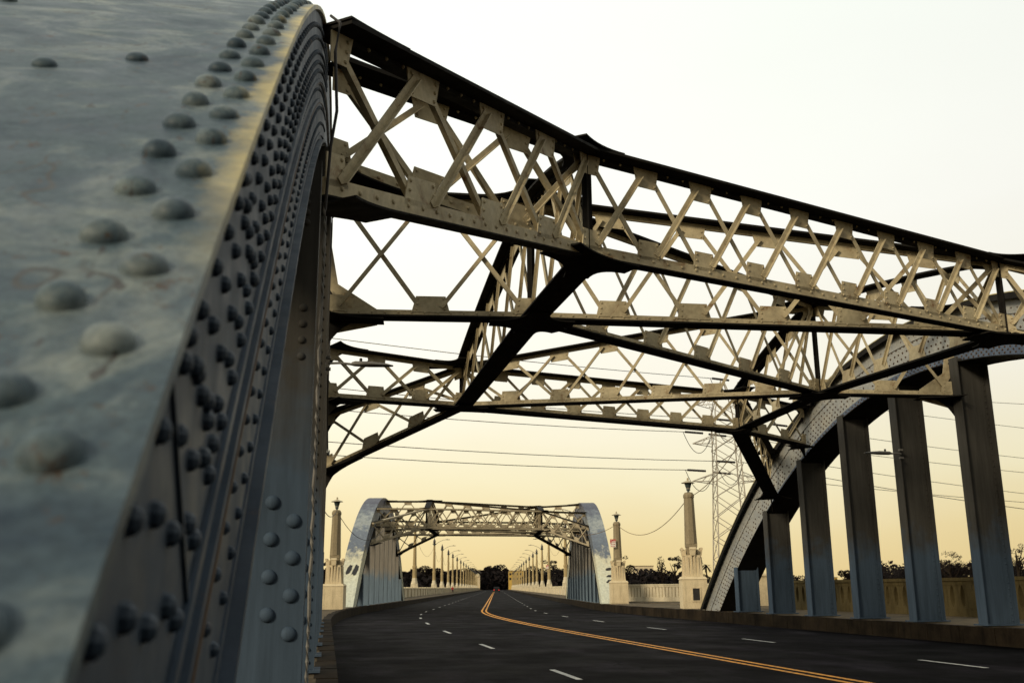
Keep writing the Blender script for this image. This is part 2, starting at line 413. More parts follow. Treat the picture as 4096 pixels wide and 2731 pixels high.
# ------------------------------------------------------------------ steel arch span
KT = 0.02265
def topz(u):
    t = min(1, max(0, (u + 17.3) / 1.9)); return 9.16 - KT * u * u + .03 * t * t * (3 - 2 * t)
def rib_pt(u, d):
    s = -2 * KT * u; c = math.sqrt(1 + s * s)
    return u + s * d / c, topz(u) - d / c
def rib_nrm(u):
    s = -2 * KT * u; c = math.sqrt(1 + s * s); return -s / c, 1 / c       # outward (up) normal in (v, z)
DEP = 1.36; DEPL = 1.12; DEPR = 1.7
def soffit(u, dep=None):                             # z of the underside at station u
    best = min(((abs(rib_pt(w / 10, dep or DEP)[0] - u), rib_pt(w / 10, dep or DEP)[1]) for w in range(-230, 231)))
    return best[1]
def sweep(mb, sgn, vc, x0, x1, d0, d1, ua=-20.1, ub=20.1, n=64, mi=0):
    """box section (x outward from the inner flange edge, d = depth below the top) swept along the arch"""
    xa, xb = sgn * (9.0 + x0), sgn * (9.0 + x1); vs = []; fs = []
    for i in range(n + 1):
        u = ua + (ub - ua) * i / n
        p, q = rib_pt(u, d0), rib_pt(u, d1)
        vs += [(xa, vc + p[0], max(p[1], -0.6)), (xb, vc + p[0], max(p[1], -0.6)), (xb, vc + q[0], max(q[1], -0.6)), (xa, vc + q[0], max(q[1], -0.6))]
    for i in range(n):
        for k in range(4):
            j = (k + 1) % 4; f = [4 * i + k, 4 * i + 4 + k, 4 * i + 4 + j, 4 * i + j]
            fs.append(f if sgn > 0 else f[::-1])
    fs += [[0, 1, 2, 3], [4 * n + 3, 4 * n + 2, 4 * n + 1, 4 * n]]
    mb.add(vs, fs, mi)

def make_rib(root, sgn, vc, near, over, mats):
    """arch rib: box body > cover_plate, bottom_plate, flange_angle, rivet lines kept in the meshes"""
    side, top = mats; DEP = {'close': DEPL, 'mid': DEPR}.get(near, globals()['DEP'])
    mb = MB(); sweep(mb, sgn, vc, over, 1.3 - over, 0.028, DEP)
    # web rivets seen from the road
    xin = sgn * (9.0 + over); nrm = (-sgn, 0, 0)
    if near == 'close':
        def row(d, u0, u1, pitch, r=0.016, h=0.015, ph=0.0, n=8, rings=3):
            u = u0 + ph
            while u < u1:
                p = rib_pt(u, d); mb.dome((xin + sgn * -0.0, vc + p[0], p[1]), nrm, r, h, n, rings)
                u += pitch * math.cos(math.atan(2 * KT * u))
        row(0.64, -20, -8, 0.15)
        for d in (1.0, 0.98): pass
    elif near == 'mid':
        k = 0; u = -19.0
        while u < 19.6:
            for j, d in enumerate((0.42, 0.60, 0.78, 0.96, 1.12, 1.26)):
                if rnd.random() < (0.93 if (int(abs(u) * 0.37) % 2 == 0) else 0.62):
                    p = rib_pt(u + (0.11 if j % 2 else 0) + rnd.uniform(-.012, .012), d)
                    mb.dome((xin, vc + p[0], p[1]), nrm, 0.038, 0.032, 6, 2, 1)
            u += 0.25 * math.cos(math.atan(2 * KT * u)); k += 1
    body = mb.build('arch_rib', [side, RUSTY] if near == 'mid' else side, root)
    if near == 'mid':
        mb = MB(); sweep(mb, sgn, vc, 0.0, 0.025, 0.0275, 0.2); mb.build('overhang_shade_strip', SHADE_JOINT, body)  # added dark strip: shade under the flange overhang, given as colour
        mb = MB(); sweep(mb, sgn, vc, over - .02, over - .0015, 1.38, 1.699)
        u = -19.0
        while u < 19.5:
            for d in (1.46, 1.54, 1.62):
                p = rib_pt(u + (.1 if d == 1.54 else 0), d); mb.dome((sgn * (9.0 + over - .02), vc + p[0], p[1]), nrm, .034, .03, 6, 2, 1)
            u += .24
        mb.build('lower_angle', [BLUESTEEL, RUSTY], body)
    tag(body, {'close': 'near rib seen edge on with large rivets', 'mid': 'pale riveted rib across the road'}.get(near, None))
    mb = MB(); sweep(mb, sgn, vc, 0, 1.3, 0.0, 0.026)
    if near == 'close':
        def trow(x, u0, pitch, r, h, n=24):
            k = 0
            while True:
                u = u0 + pitch * k
                if u > -12.5: break
                v, z = vc + u, topz(u); a, b = rib_nrm(u)
                q = rnd.uniform(.93, 1.05); mb.dome((sgn * (9.0 + x) + rnd.uniform(-.003, .003), v, z), (rnd.uniform(-.05, .05), a, b), r * q, h * rnd.uniform(.85, 1.08), n, 7); k += 1
        # pitch 0.2 m, the two rows staggered
        trow(0.087, -20.1 + 0.203, 0.2, 0.036, 0.028); trow(0.173, -20.1 + 0.100, 0.2, 0.036, 0.028)
        for x, u in ((0.625, -17.12), (1.12, -16.6), (0.42, -16.95)):
            v, z = vc + u, topz(u); a, b = rib_nrm(u); mb.dome((sgn * (9.0 + x), v, z), (0, a, b), 0.034, 0.022, 20, 6)
        trow(1.13, -20.1 + 0.1, 0.2, 0.035, 0.026, 12); trow(1.21, -20.1 + 0.2, 0.2, 0.035, 0.026, 12)
    else:
        for u in (-17.4, -12.0, -6.2, 0.0, 6.2, 12, 17.4):           # joints in the cover plate
            a, b = rib_nrm(u); p = Vector((0, vc + u, topz(u))); t = Vector((0, b, -a))
            mb.poly([p + t * q + Vector((sgn * (9.0 + x), 0, 0)) for q, x in ((-.14, .02), (.14, .02), (.14, 1.28), (-.14, 1.28))], (0, a, b), 0.0, 0.006)
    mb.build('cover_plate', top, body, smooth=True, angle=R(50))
    mb = MB(); sweep(mb, sgn, vc, 0.0, 1.3, DEP + 0.002, DEP + 0.03); mb.build('bottom_plate', side if near == 'close' else SHADE_JOINT, body)  # soffit shade put into the plate colour, except on the close rib
    def angle_rows(mb, rows, lim):
        for d, x, pitch, ph, r in rows:
            u = -20 + ph
            while u < lim:
                p = rib_pt(u, d); mb.dome((sgn * (9.0 + x), vc + p[0], p[1]), nrm, r, r * 0.95, 8, 3)
                u += pitch * math.cos(math.atan(2 * KT * u))
    if over > 0.03:
        mb = MB(); x0 = over - 0.018
        sweep(mb, sgn, vc, x0, over - 0.0015, 0.03, 0.56)                       # upper angle leg
        sweep(mb, sgn, vc, max(x0 - 0.012, 0.004), x0 - 0.0015, 0.545, 0.575)
        if near == 'close': angle_rows(mb, ((0.13, x0, 0.2, 0, .021), (0.22, x0, 0.2, .1, .021), (0.33, x0, 0.2, .03, .021), (0.41, x0, 0.2, .13, .021), (0.48, x0, 0.2, .02, .021)), -8.5)
        if near == 'close':
                for u in (-18.3, -17.62):
                    for q in range(5):
                        p = rib_pt(u + q * .045, .11 + q * .085); mb.dome((sgn * (9.0 + x0), vc + p[0], p[1]), nrm, .022, .021, 10, 3)
                p0, p1 = rib_pt(-18.42, .1), rib_pt(-18.38, .6)
                mb.bar((sgn * (9.0 + x0), vc + p0[0], p0[1]), (sgn * (9.0 + x0), vc + p1[0], p1[1]), (-sgn, 0, 0), 0.0005, .007, (0, 1, 0), 0, .018)
        elif near == 'mid':
            for u in [x * 0.3 for x in range(-64, 65)]:
                p = rib_pt(u, 0.16); mb.dome((sgn * (9.0 + x0), vc + p[0], p[1]), nrm, 0.03, 0.028, 6, 2)
        mb.build('flange_angle', side, body)
        if near == 'close':
            mb = MB(); sweep(mb, sgn, vc, x0, over - 0.0015, 0.725, 0.755); sweep(mb, sgn, vc, x0, over - 0.0015, 1.05, 1.085)
            sweep(mb, sgn, vc, x0 + 0.006, over - 0.0015, 0.757, 1.048)
            angle_rows(mb, ((0.81, x0 + .006, 0.17, 0, .018), (0.96, x0 + .006, 0.17, .08, .018)), -8.5)
            mb.build('flange_angle', side, body)
            mb = MB(); sweep(mb, sgn, vc, x0 - .004, x0 + .004, 0.577, 0.592, n=90); sweep(mb, sgn, vc, x0 - .004, x0 + .004, 0.757, 0.768, n=90)
            mb.build('rust_seam', RUSTY, body)
    return body

def make_hanger(root, sgn, vc, u, m, rivets, dep=None):
    """H-shaped post: web facing along the road, two flanges, riveted angles"""
    x0, x1 = 9.0 - 0.06, 9.0 + 0.92
    v = vc + u; zt = soffit(u, dep) + 0.10
    mb = MB()
    c = lambda a: sgn * a
    if rivets > 1: x0 = 9.0 - .035; mb.box((c((x0 + x1) / 2), v - .2135, zt / 2), (x1 - x0, 0.025, zt))
    mb.box((c((x0 + x1) / 2), v, zt / 2), (x1 - x0 - .05, 0.025, zt))
    for x in (x0 + 0.0125, x1 - 0.0125): mb.box((c(x), v, zt / 2), (0.025, 0.40, zt))
    for x, e in ((x0 + 0.075, 1), (x1 - 0.075, -1)):
        for q in (-1, 1): mb.box((c(x), v + q * 0.021, zt / 2), (0.1, 0.014, zt - .02))
    if rivets:
        z = 0.12
        while z < zt:
            for q, x in ((-1, x0 + 0.085), (-1, x1 - 0.085)): mb.dome((c(x), v - 0.028, z), (0, -1, 0), 0.03, 0.026, 6, 2)
            z += 0.17
        if rivets > 1:
            for z0_, st_, n_, rv_ in ((.79, .27, 4, .055), (2.86, .13, 4, .032), (zt - .55, .085, 5, .03)):
                for q in range(n_):
                    for x in (x0 + 0.10, x0 + 0.26):
                        mb.dome((c(x), v - 0.226, z0_ + st_ * (q + (.5 if x > x0 + .2 else 0))), (0, -1, 0), rv_, rv_ * .7, 16, 5)
    h = mb.build('hanger', m, root)
    mb = MB(); mb.box((c((x0 + x1) / 2), v, 0.02), (1.15, 0.62, 0.035)); mb.build('base_plate', m, h)
    return h

def flare(p, d, w0, w1, L):
    """outline of a plate that widens with concave sides from width w0 to w1 over L along d (horizontal)"""
    d = Vector((d[0], d[1], 0)).normalized(); n = Vector((-d.y, d.x, 0)); p = Vector(p); out = []
    N = 7
    for sg in (1, -1):
        seq = range(N + 1) if sg > 0 else range(N, -1, -1)
        for i in seq:
            t = i / N; w = w0 / 2 + (w1 - w0) / 2 * (t ** 2.6)
            out.append(p + d * (L * t) + n * (sg * w))
    return out

class Truss:
    def __init__(self, root, A, B, n, m, at_rib=None, bulge=0.0, fine=True, front=False, lon=False, heavy=False):
        # A, B = (x, v, ztop, zbottom)
        self.A, self.B = A, B
        ax, av, at, ab = A; bx, bv, bt, bb = B
        H = Vector((bx - ax, bv - av, 0)); self.L = H.length; h = H.normalized(); self.rv = (bx < ax) if abs(bx - ax) > 2 else (bv < av); side = Vector((h.y, -h.x, 0))
        if side.y > 0: side = -side                        # towards the viewer's end of the bridge
        UP = Vector((0, 0, 1))
        def T(s): return Vector((ax + (bx - ax) * s, av + (bv - av) * s, at + (bt - at) * s + bulge * 4 * s * (1 - s)))
        def Bm(s): return Vector((ax + (bx - ax) * s, av + (bv - av) * s, ab + (bb - ab) * s))
        self.T, self.Bm = T, Bm
        t = bpy.data.objects.new('lattice_truss', None); COL.objects.link(t); t.parent = root; self.root = t
        M = 1 if bulge == 0 else 8
        big = front
        mb = MB()
        for i in range(M):
            a, b = T(i / M), T((i + 1) / M)
            mb.bar(a, b, side, -0.22, 0.27, UP, -0.045 if fine or not front else -.13, 0.0, 0 if front and not fine else 1)
            mb.bar(a, b, side, -0.028, 0.028, UP, -0.10 if front or lon else -0.15, -0.0465, 1 if front or lon else 0)
        r = 0.0
        while r < self.L and fine:
            s = r / self.L; p = T(s); mb.dome(p + side * 0.028 - UP * (0.075 if front or lon else 0.1), side, 0.026, 0.024, 6, 2); r += 0.33
        mb.build('top_chord', [m, SHADE_JOINT], t)
        mb = MB(); a, b = Bm(0), Bm(1)
        if big: mb.bar(a, b, side, -0.16, 0.06, UP, -0.02, 0.0, 1); mb.bar(a, b, side, -0.028, 0.028, UP, 0.0015, 0.18, 0); mb.bar(a, b, side, 0.0285, 0.042, UP, 0.0015, 0.165, 0)
        else: mb.bar(a, b, side, *((-0.27, 0.27) if lon or heavy else (-0.2, 0.2)), UP, -0.07 if heavy else -0.035, 0.0, 1); mb.bar(a, b, side, -0.028, 0.028, UP, 0.0015, 0.09 if lon else 0.145, 1 if lon else 0)
        r = 0.06
        while r < self.L and fine:
            p = Bm(r / self.L); mb.dome(p + side * (0.042 if big else 0.028) + UP * (0.05 if lon else 0.09), side, 0.03 if big else 0.025, 0.022, 8, 2); r += 0.3 if big else 0.26
        mb.build('bottom_chord', [m, SHADE_JOINT], t)
        p_ = self.L / n; gw = min(0.34, p_ * 0.19); gh = 0.43
        for i in range(n + 1):
            for top in (True, False):
                s = i / n; c = T(s) if top else Bm(s); g = -1 if top else 1
                e0 = 0.0 if i == 0 else gw; e1 = 0.0 if i == n else gw
                sl = (T(min(1, s + .01)) - T(max(0, s - .01))) if top else (Bm(1) - Bm(0))
                sl = sl.normalized()
                dz = UP * (g * (0.05 if top else 0.1))
                mb = MB()
                k = 0.72
                pts = [c + dz - sl * e0 * 1.12, c + dz + sl * e1 * 1.12, c + dz + sl * e1 * k * 1.2 + UP * g * (gh - .1), c + dz - sl * e0 * k * 1.2 + UP * g * (gh - .1)]
                mb.poly(pts, side, 0.0295, 0.042)
                if fine:
                    for sg, e in ((-1, e0), (1, e1)):
                        if e > 0:
                            for q in range(3):
                                mb.dome(c + dz + sl * sg * (e * (0.92 - 0.05 * q)) * 0.9 + UP * g * (0.06 + 0.11 * q) + side * 0.042, side, 0.026, 0.022, 6, 2)
                mb.build('gusset_plate', m, t)
        for i in range(n):
            s0, s1 = i / n, (i + 1) / n
            for (a, b, pr) in (((T(s0), Bm(s1), 1), (Bm(s0), T(s1), 0)) if self.rv else ((Bm(s0), T(s1), 1), (T(s0), Bm(s1), 0))):
                d = (b - a); g = d.normalized(); up1 = d.z > 0
                fa = a + h * (gw * 0.62 if i or pr else gw * .5) + UP * (0.2 if up1 else -0.2); fb = b - h * gw * 0.62 + UP * (-0.2 if up1 else 0.2)
                g = (fb - fa).normalized(); w = g.cross(side).normalized()
                mb = MB(); o = 0.0435 if pr else -0.0
                if pr:
                    mb.bar(fa, fb, side, o, o + 0.014, w, -0.043, 0.043); e = 1 if w.z < 0 else -1; mb.bar(fa, fb, side, o + 0.0145, o + 0.075, w, *sorted((e * 0.03, e * 0.043)))
                else:
                    mb.bar(fa, fb, side, 0.012, 0.026, w, -0.043, 0.043); mb.bar(fa, fb, side, -0.04, 0.0115, w, -0.043, -0.03)
                mb.build('lattice_bar', m, t)
        self.h = h
        # flared plates where the chords meet the rib (end B)
        if at_rib:
            for z, nm in ((bt, 1), (bb, 0)):
                e = Vector((bx, bv, 0)) - h * 1.1
                sl = ((bt - at) if nm else (bb - ab)) / self.L
                pts = flare((0, 0, 0), h, 0.5, (.56 if nm else .8) if front else 1.5, 1.12)
                pts = [Vector((e.x + q.x, e.y + q.y, z - sl * (1.1 - q.dot(h)))) for q in pts]
                mb = MB(); mb.poly(pts, (0, 0, 1), 0.0015, 0.026) if nm else mb.poly(pts, (0, 0, 1), -0.1, -0.0745)
                mb.build('flared_plate', SHADE_JOINT, t)
                if not front and fine:
                    c = Vector((bx, bv, z)); mb = MB(); N = 8; R_ = .55
                    sl3 = Vector((h.x, h.y, sl)).normalized()
                    top_ = [c - sl3 * (.9 * (1 - i / N)) + UP * (.03 + (.02 if nm else R_) * (i / N) ** 2.8) for i in range(N + 1)]
                    bot_ = [c - sl3 * (.9 * (1 - i / N)) - UP * (.05 + R_ * (i / N) ** 2.8) for i in range(N + 1)]
                    for i in range(N):
                        mb.poly([bot_[i], bot_[i + 1], top_[i + 1], top_[i]], side, -.05, -.032)
                    mb.build('end_gusset', SHADE_JOINT, t)

def hub_plate(root, c, dirs, z, m, up, w=0.42, L=0.85):
    """star shaped plate with curved re-entrant corners joining the chords that meet at a hub"""
    ang = sorted(math.atan2(d.y, d.x) for d in dirs); pts = []
    for i, a in enumerate(ang):
        b = ang[(i + 1) % len(ang)]; gap = (b - a) % (2 * math.pi)
        da, db = Vector((math.cos(a), math.sin(a))), Vector((math.cos(b), math.sin(b)))
        na, nb = Vector((-da.y, da.x)), Vector((-db.y, db.x))
        ra = min(L, L)
        pts.append(da * ra - na * w / 2); p0 = da * ra + na * w / 2; p2 = db * ra - nb * w / 2
        if gap < math.pi * 0.97:
            k = w / 2 / max(0.15, math.sin(gap / 2)); mid = Vector((math.cos(a + gap / 2), math.sin(a + gap / 2)))
            ctrl = mid * min(k, ra * .9)
            pts.append(p0)
            for j in range(1, 8):
                t = j / 8; pts.append(p0 * (1 - t) ** 2 + ctrl * 2 * t * (1 - t) + p2 * t * t)
        else:
            pts.append(p0)
            for j in range(1, 5):
                t = j / 5; q = p0 * (1 - t) ** 2 + Vector((math.cos(a + gap / 2), math.sin(a + gap / 2))) * w * .5 * 2 * t * (1 - t) + p2 * t * t
                pts.append(q)
    mb = MB(); N = len(pts)
    z0, z1 = (z + 0.002, z + 0.028) if up else (z - 0.1, z - 0.0745)
    vs = [(c[0], c[1], z0), (c[0], c[1], z1)]
    for p in pts: vs += [(c[0] + p.x, c[1] + p.y, z0), (c[0] + p.x, c[1] + p.y, z1)]
    fs = []
    for i in range(N):
        j = (i + 1) % N; a0, a1, b0, b1 = 2 + 2 * i, 3 + 2 * i, 2 + 2 * j, 3 + 2 * j
        fs += [[0, b0, a0], [1, a1, b1], [a0, b0, b1, a1]]
    mb.add(vs, fs)
    return mb.build('hub_plate', m, root)

def make_span(root, vcL, vcR, near, mats, hub_v):
    st, hang, sideL, sideR, top = mats
    fine = near
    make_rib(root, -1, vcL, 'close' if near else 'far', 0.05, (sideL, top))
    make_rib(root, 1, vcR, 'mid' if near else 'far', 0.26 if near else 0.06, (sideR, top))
    for u in (-15.3, -11.9, -8.5, -5.1, -1.7, 1.7, 5.1, 8.5, 11.9, 15.3):
        if not (near and u < -15): make_hanger(root, -1, vcL, u, hang, (2 if (near and u < -8) else (1 if near else 0)))
        make_hanger(root, 1, vcR, u, hang, 1, DEPR if near else None)
    hx = {'L': -4.95, 'R': 5.02}
    hz = {1: (7.86, 6.17), 2: (8.86, 6.33), 3: (7.74, 6.38)}
    hub = {}
    for s in 'LR':
        for i in (1, 2, 3): hub[s + str(i)] = (hx[s], hub_v[s + str(i)], *hz[i])
    if near:
        hub['L1'] = (-4.95, -9.18, 7.89, 6.14); hub['L3'] = (-4.95, 6.12, 7.73, 6.46)
        hub['R1'] = (5.02, -5.52, 7.80, 6.18); hub['R2'] = (5.02, 2.68, 9.16, 6.47); hub['R3'] = (5.02, 8.60, 7.62, 6.32)
    def rib_end(s, kind):
        vc = vcL if s == 'L' else vcR; x = -8.98 if s == 'L' else 8.98
        u = {'k1': -11.1, 't1': -7.9, 't3': 7.9, 'k3': 11.1}.get(kind)
        if u is None: return (x, vc + (-0.6 if s == 'L' else -1.5), 8.95 if s == 'L' else 9.0, 6.33 if s == 'L' else 6.42)
        z = topz(u)
        return (x, vc + u, z - 0.04, (z - 1.78) if kind[0] == 'k' else z - 1.5)
    T = {}
    def tr(a, b, n, key=None, bulge=0.0):
        A = hub[a]; atrib = b not in hub
        Bp = rib_end(a[0], b) if atrib else hub[b]
        t = Truss(root, A, Bp, n, st, at_rib=atrib, bulge=bulge, fine=fine, front=(a, b) in (('L1', 'k1'), ('L1', 't1'), ('L1', 'R1')), lon=a[0] == b[0], heavy=(a, b) in (('L3', 'R3'), ('L3', 'k3'), ('R3', 'k3'))); T[(a, b)] = t
    for s in 'LR':
        tr(s + '1', 'k1', 4); tr(s + '1', 't1', 3); tr(s + '2', 'c', 2); tr(s + '3', 't3', 3); tr(s + '3', 'k3', 3 if s == 'L' else 5)
        tr(s + '1', s + '2', 3 if s == 'L' else 5, bulge=0.12); tr(s + '2', s + '3', 6 if s == 'L' else 4, bulge=0.15)
    tr('L1', 'R1', 9); tr('L2', 'R1', 6); tr('L2', 'R2', 6); tr('L3', 'R2', 7); tr('L3', 'R3', 8)
    for k, (x, v, zt, zb) in hub.items():
        dirs = []
        for (a, b), t in T.items():
            if a == k: dirs.append(t.h.xy)
            elif b == k: dirs.append(-t.h.xy)
        dirs = [Vector(d) for d in dirs]
        hub_plate(root, (x, v), dirs, zt, SHADE_JOINT, True, .5, .6 if k[1] == '1' else 1.1); hub_plate(root, (x, v), dirs, zb, SHADE_JOINT, False)
        mb = MB(); zz = (zt - zb) - 0.06
        mb.box((x, v, (zt + zb) / 2), (0.16, 0.016, zz)); mb.box((x, v + .0475, (zt + zb) / 2), (0.016, 0.07, zz)); mb.box((x, v - .0475, (zt + zb) / 2), (0.016, 0.07, zz))
        mb.build('hub_post', SHADE_JOINT, root)
    # brackets that carry the middle truss under the rib
    for s, vc in ((-1, vcL), (1, vcR)):
        e = rib_end('L' if s < 0 else 'R', 'c'); mb = MB(); zt = soffit(e[1] - vc) + .05
        y = e[1] + 0.12
        mb.poly([(s * 8.0, y, e[3] - .12), (s * 9.6, y, e[3] - .5), (s * 9.6, y, zt), (s * 8.96, y, zt), (s * 8.8, y, e[3] + .7), (s * 8.0, y, e[3] + .2)], (0, 1, 0), 0, 0.02)
        mb.build('bracket_plate', st, root)

HV = {'L1': -9.18, 'L2': -4.65, 'L3': 6.12, 'R1': -5.52, 'R2': 2.68, 'R3': 8.6}
near = empty('arch_bridge_span', (8.8, 23.5, 0.63), 0, 'nearest steel arch span overhead, its riveted left rib close beside the viewer', 'bridge', 'steel arch spans of the viaduct')
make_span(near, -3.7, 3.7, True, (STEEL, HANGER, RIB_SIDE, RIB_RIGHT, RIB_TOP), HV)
far = empty('arch_bridge_span', (14.50, 93.73, 0.5), -ANG, 'farther steel arch span framing the road, pale patched paint on its two rib fronts', 'bridge', 'steel arch spans of the viaduct')
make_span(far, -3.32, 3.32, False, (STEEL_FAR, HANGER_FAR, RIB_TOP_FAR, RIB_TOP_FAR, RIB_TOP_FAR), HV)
# black overpainted patches on the rib fronts of the far span
for sgn, vc, sp in ((-1, -3.32, ((.30, 17.05, .22, .9), (.78, 17.0, .2, .8))), (1, 3.32, ((.95, 17.0, .3, .28), (.92, 17.7, .28, .22), (.9, 18.2, .3, .3)))):
    for x, u, w, l in sp:
        mb = MB(); u = -u; a, b = rib_nrm(u); t = Vector((0, b, -a)); c = Vector((sgn * (9 + x), vc + u, topz(u)))
        pts = []
        for k in range(18):
            q = k * 2 * math.pi / 18; r = 1 + rnd.uniform(-.16, .2); ca, sa = math.cos(q), math.sin(q); sq = .8 / max(abs(ca), abs(sa)) ** .8
            pts.append(c + Vector(((ca * w + sa * w * .35) * r * sq, 0, 0)) + t * (sa * l * r * sq * .8))
        mb.poly(pts, (0, a, b), 0.004, 0.009); mb.build('overpaint_patch', STAINM, far)

# ------------------------------------------------------------------ conduits and small lamps on the near span
def catenary(a, b, sag, n=16):
    a, b = Vector(a), Vector(b)
    return [a.lerp(b, i / n) - Vector((0, 0, sag * 4 * (i / n) * (1 - i / n))) for i in range(n + 1)]
mb = MB()
pts = []
for i in range(40):
    z = 0.7 + i * 0.105; pts.append((-0.125 + rnd.uniform(-.006, .006), 7.66, z))
mb.tube(pts, 0.014, 6)
tag(mb.build('conduit', GALV), 'thin electrical conduit running up the inner edge of the second left hanger', 'conduit')
def cobra(name, p, d, arm, ln, label, sc=1.0):
    root = empty(name, p, 0, label, 'street light', 'cobra head lights on the near span')
    d = Vector(d).normalized(); n = Vector((-d.y, d.x, 0)); U = Vector((0, 0, 1))
    mb = MB(); mb.tube([Vector((0, 0, 0)), d * arm * .5 + U * .02 * sc, d * arm], 0.03 * sc, 8)
    for z in (-.14, .14): mb.box((0, 0, z * sc), (.12 * sc, .12 * sc, .06 * sc))
    mb.build('arm', GALV, root)
    mb = MB(); prof = ((0, .06, .05), (.08, .11, .08), (.45, .14, .085), (.85, .12, .05), (1.0, .05, .02)); rings = []
    vs = []; fs = []
    for (t, w, h) in prof:
        c = d * (arm + t * ln)
        for k in range(10):
            q = k * math.pi * 2 / 10; zz = math.sin(q) * h * sc; zz = zz if zz > 0 else zz * .55
            vs.append(c + n * math.cos(q) * w * sc + U * zz)
    for i in range(len(prof) - 1):
        for k in range(10):
            j = (k + 1) % 10; fs.append([i * 10 + k, i * 10 + j, i * 10 + 10 + j, i * 10 + 10 + k])
    fs += [list(range(9, -1, -1)), [40 + k for k in range(10)]]
    mb.add(vs, fs); mb.build('lamp_head', GALV, root, smooth=True, angle=R(60))
    mb = MB(); mb.lathe(d * (arm + .22 * ln) + U * .06 * sc, [(.035 * sc, 0), (.035 * sc, .09 * sc), (.02 * sc, .1 * sc)], 8); mb.build('photocell', IRON, root)
cobra('street_light', (-0.1, 14.6, 4.98), (1, 0.05, 0), 0.34, 0.62, 'cobra head street light on an arm from the left rib hangers', 0.62)
cobra('street_light', (17.74, 28.65, 5.75), (-1, -0.06, 0), 0.35, 0.95, 'pale cobra head street light reaching left from a right hanger', 0.9)
mb = MB(); mb.tube([(-.14, 7.6, 6.42), (-.06, 7.5, 6.3), (-.09, 7.45, 6.0), (-.06, 7.5, 5.5), (-.1, 7.55, 5.2), (-.125, 7.66, 4.7)], 0.013, 6)
tag(mb.build('cable', CABLE), 'black cable dangling beside the crest of the left rib', 'cable')
mb = MB(); mb.tube(catenary((-.1, 14.5, 4.8), (-.05, 19.2, 4.3), .5) , 0.012, 5)
tag(mb.build('cable', CABLE), 'thin black cable drooping below the left cobra head light', 'cable')

# ------------------------------------------------------------------ concrete pylon lamps on the pier
def pylon(loc, rz, label, niche):
    root = empty('pylon_lamp', loc, rz, label, 'lamp post', 'concrete pylon lamps between the spans')
    mb = MB()
    mb.box((0, 0, 0.74), (1.28, 1.28, 1.48)); mb.frustum((0, 0), 1.482, 1.62, 1.36, 1.36, 1.16, 1.16); mb.box((0, 0, -.2), (1.34, 1.34, .36))
    if niche:
        for s in (-1, 1): mb.box((s * .21 + .06, -.655, .72), (.06, .05, .62))
        for s in (-1, 1): mb.box((.06, -.655, .72 + s * .335), (.48, .05, .06))
    else: mb.box((0.0, -.643, .72), (.07, .012, .9), 0)
    pl = mb.build('plinth', CONC, root)
    if niche:
        mb = MB(); mb.box((.06, -.645, .72), (.36, .014, .6)); mb.build('niche', STAINM, pl)
    mb = MB(); mb.frustum((0, 0), 1.622, 2.72, 1.0, 1.0, 0.78, 0.78)
    for k in range(4):
        a = k * math.pi / 2
        for o in (-.26, -.09, .09, .26):
            x, y = math.cos(a) * .46 - math.sin(a) * o, math.sin(a) * .46 + math.cos(a) * o
            mb.frustum((x, y), 1.63, 2.62 + (.14 if abs(o) < .2 else 0), .1, .1, .06, .06, 0, a)
    mb.build('carved_block', CONC, root)
    mb = MB()
    for k in range(4):
        a = k * math.pi / 2; c = (math.cos(a) * .42, math.sin(a) * .42)
        mb.frustum(c, 2.70, 3.02, .2, .26, .3, .3, 0, a); mb.tube([(c[0] * 1.22 - math.sin(a) * .17, c[1] * 1.22 + math.cos(a) * .17, 3.04), (c[0] * 1.22 + math.sin(a) * .17, c[1] * 1.22 - math.cos(a) * .17, 3.04)], .085, 8)
    mb.build('scroll_bracket', CONC, root)
    mb = MB(); mb.frustum((0, 0), 2.70, 3.12, .5, .5, .52, .52); mb.box((0, 0, 3.22), (.58, .58, .18))
    prof = [(.34, 3.312), (.335, 3.4), (.27, 5.72), (.30, 5.74), (.30, 5.88), (.24, 5.98), (.2, 6.02)]
    mb.lathe((0, 0, 0), prof, 8, 0, math.pi / 8)
    mb.build('shaft', CONC_SHAFT, root)
    ln = bpy.data.objects.new('lantern', None); COL.objects.link(ln); ln.parent = root
    mb = MB(); mb.lathe((0, 0, 0), [(.08, 6.02), (.06, 6.1), (.12, 6.14), (.1, 6.2)], 10); mb.build('collar', LANT, ln, True, R(40))
    mb = MB(); mb.lathe((0, 0, 0), [(.1, 6.201), (.125, 6.27)], 10); mb.build('glass', GLASS, ln, True, R(40))
    mb = MB(); mb.lathe((0, 0, 0), [(.17, 6.525), (.36, 6.52), (.37, 6.535), (.22, 6.60), (.08, 6.66), (.04, 6.68), (.06, 6.74), (.03, 6.81)], 14)
    mb.build('hat', HATM, ln, True, R(40))
    mb = MB(); mb.lathe((0, 0, 0), [(.126, 6.271), (.20, 6.519)], 10); mb.build('lantern_body', LANT, ln, True, R(40))
    return root
pylon((18.95, 51.2, 0.61), R(-12), 'concrete pylon lamp with a dark square niche in its plinth, beside the right rib foot', True)
pylon((0.42, 62.6, 0.42), R(-9), 'concrete pylon lamp standing before the left front of the farther arch span', False)
pylon((21.7, 74.6, 0.56), R(-9), 'concrete pylon lamp with a red and white parking sign on its shaft', False)
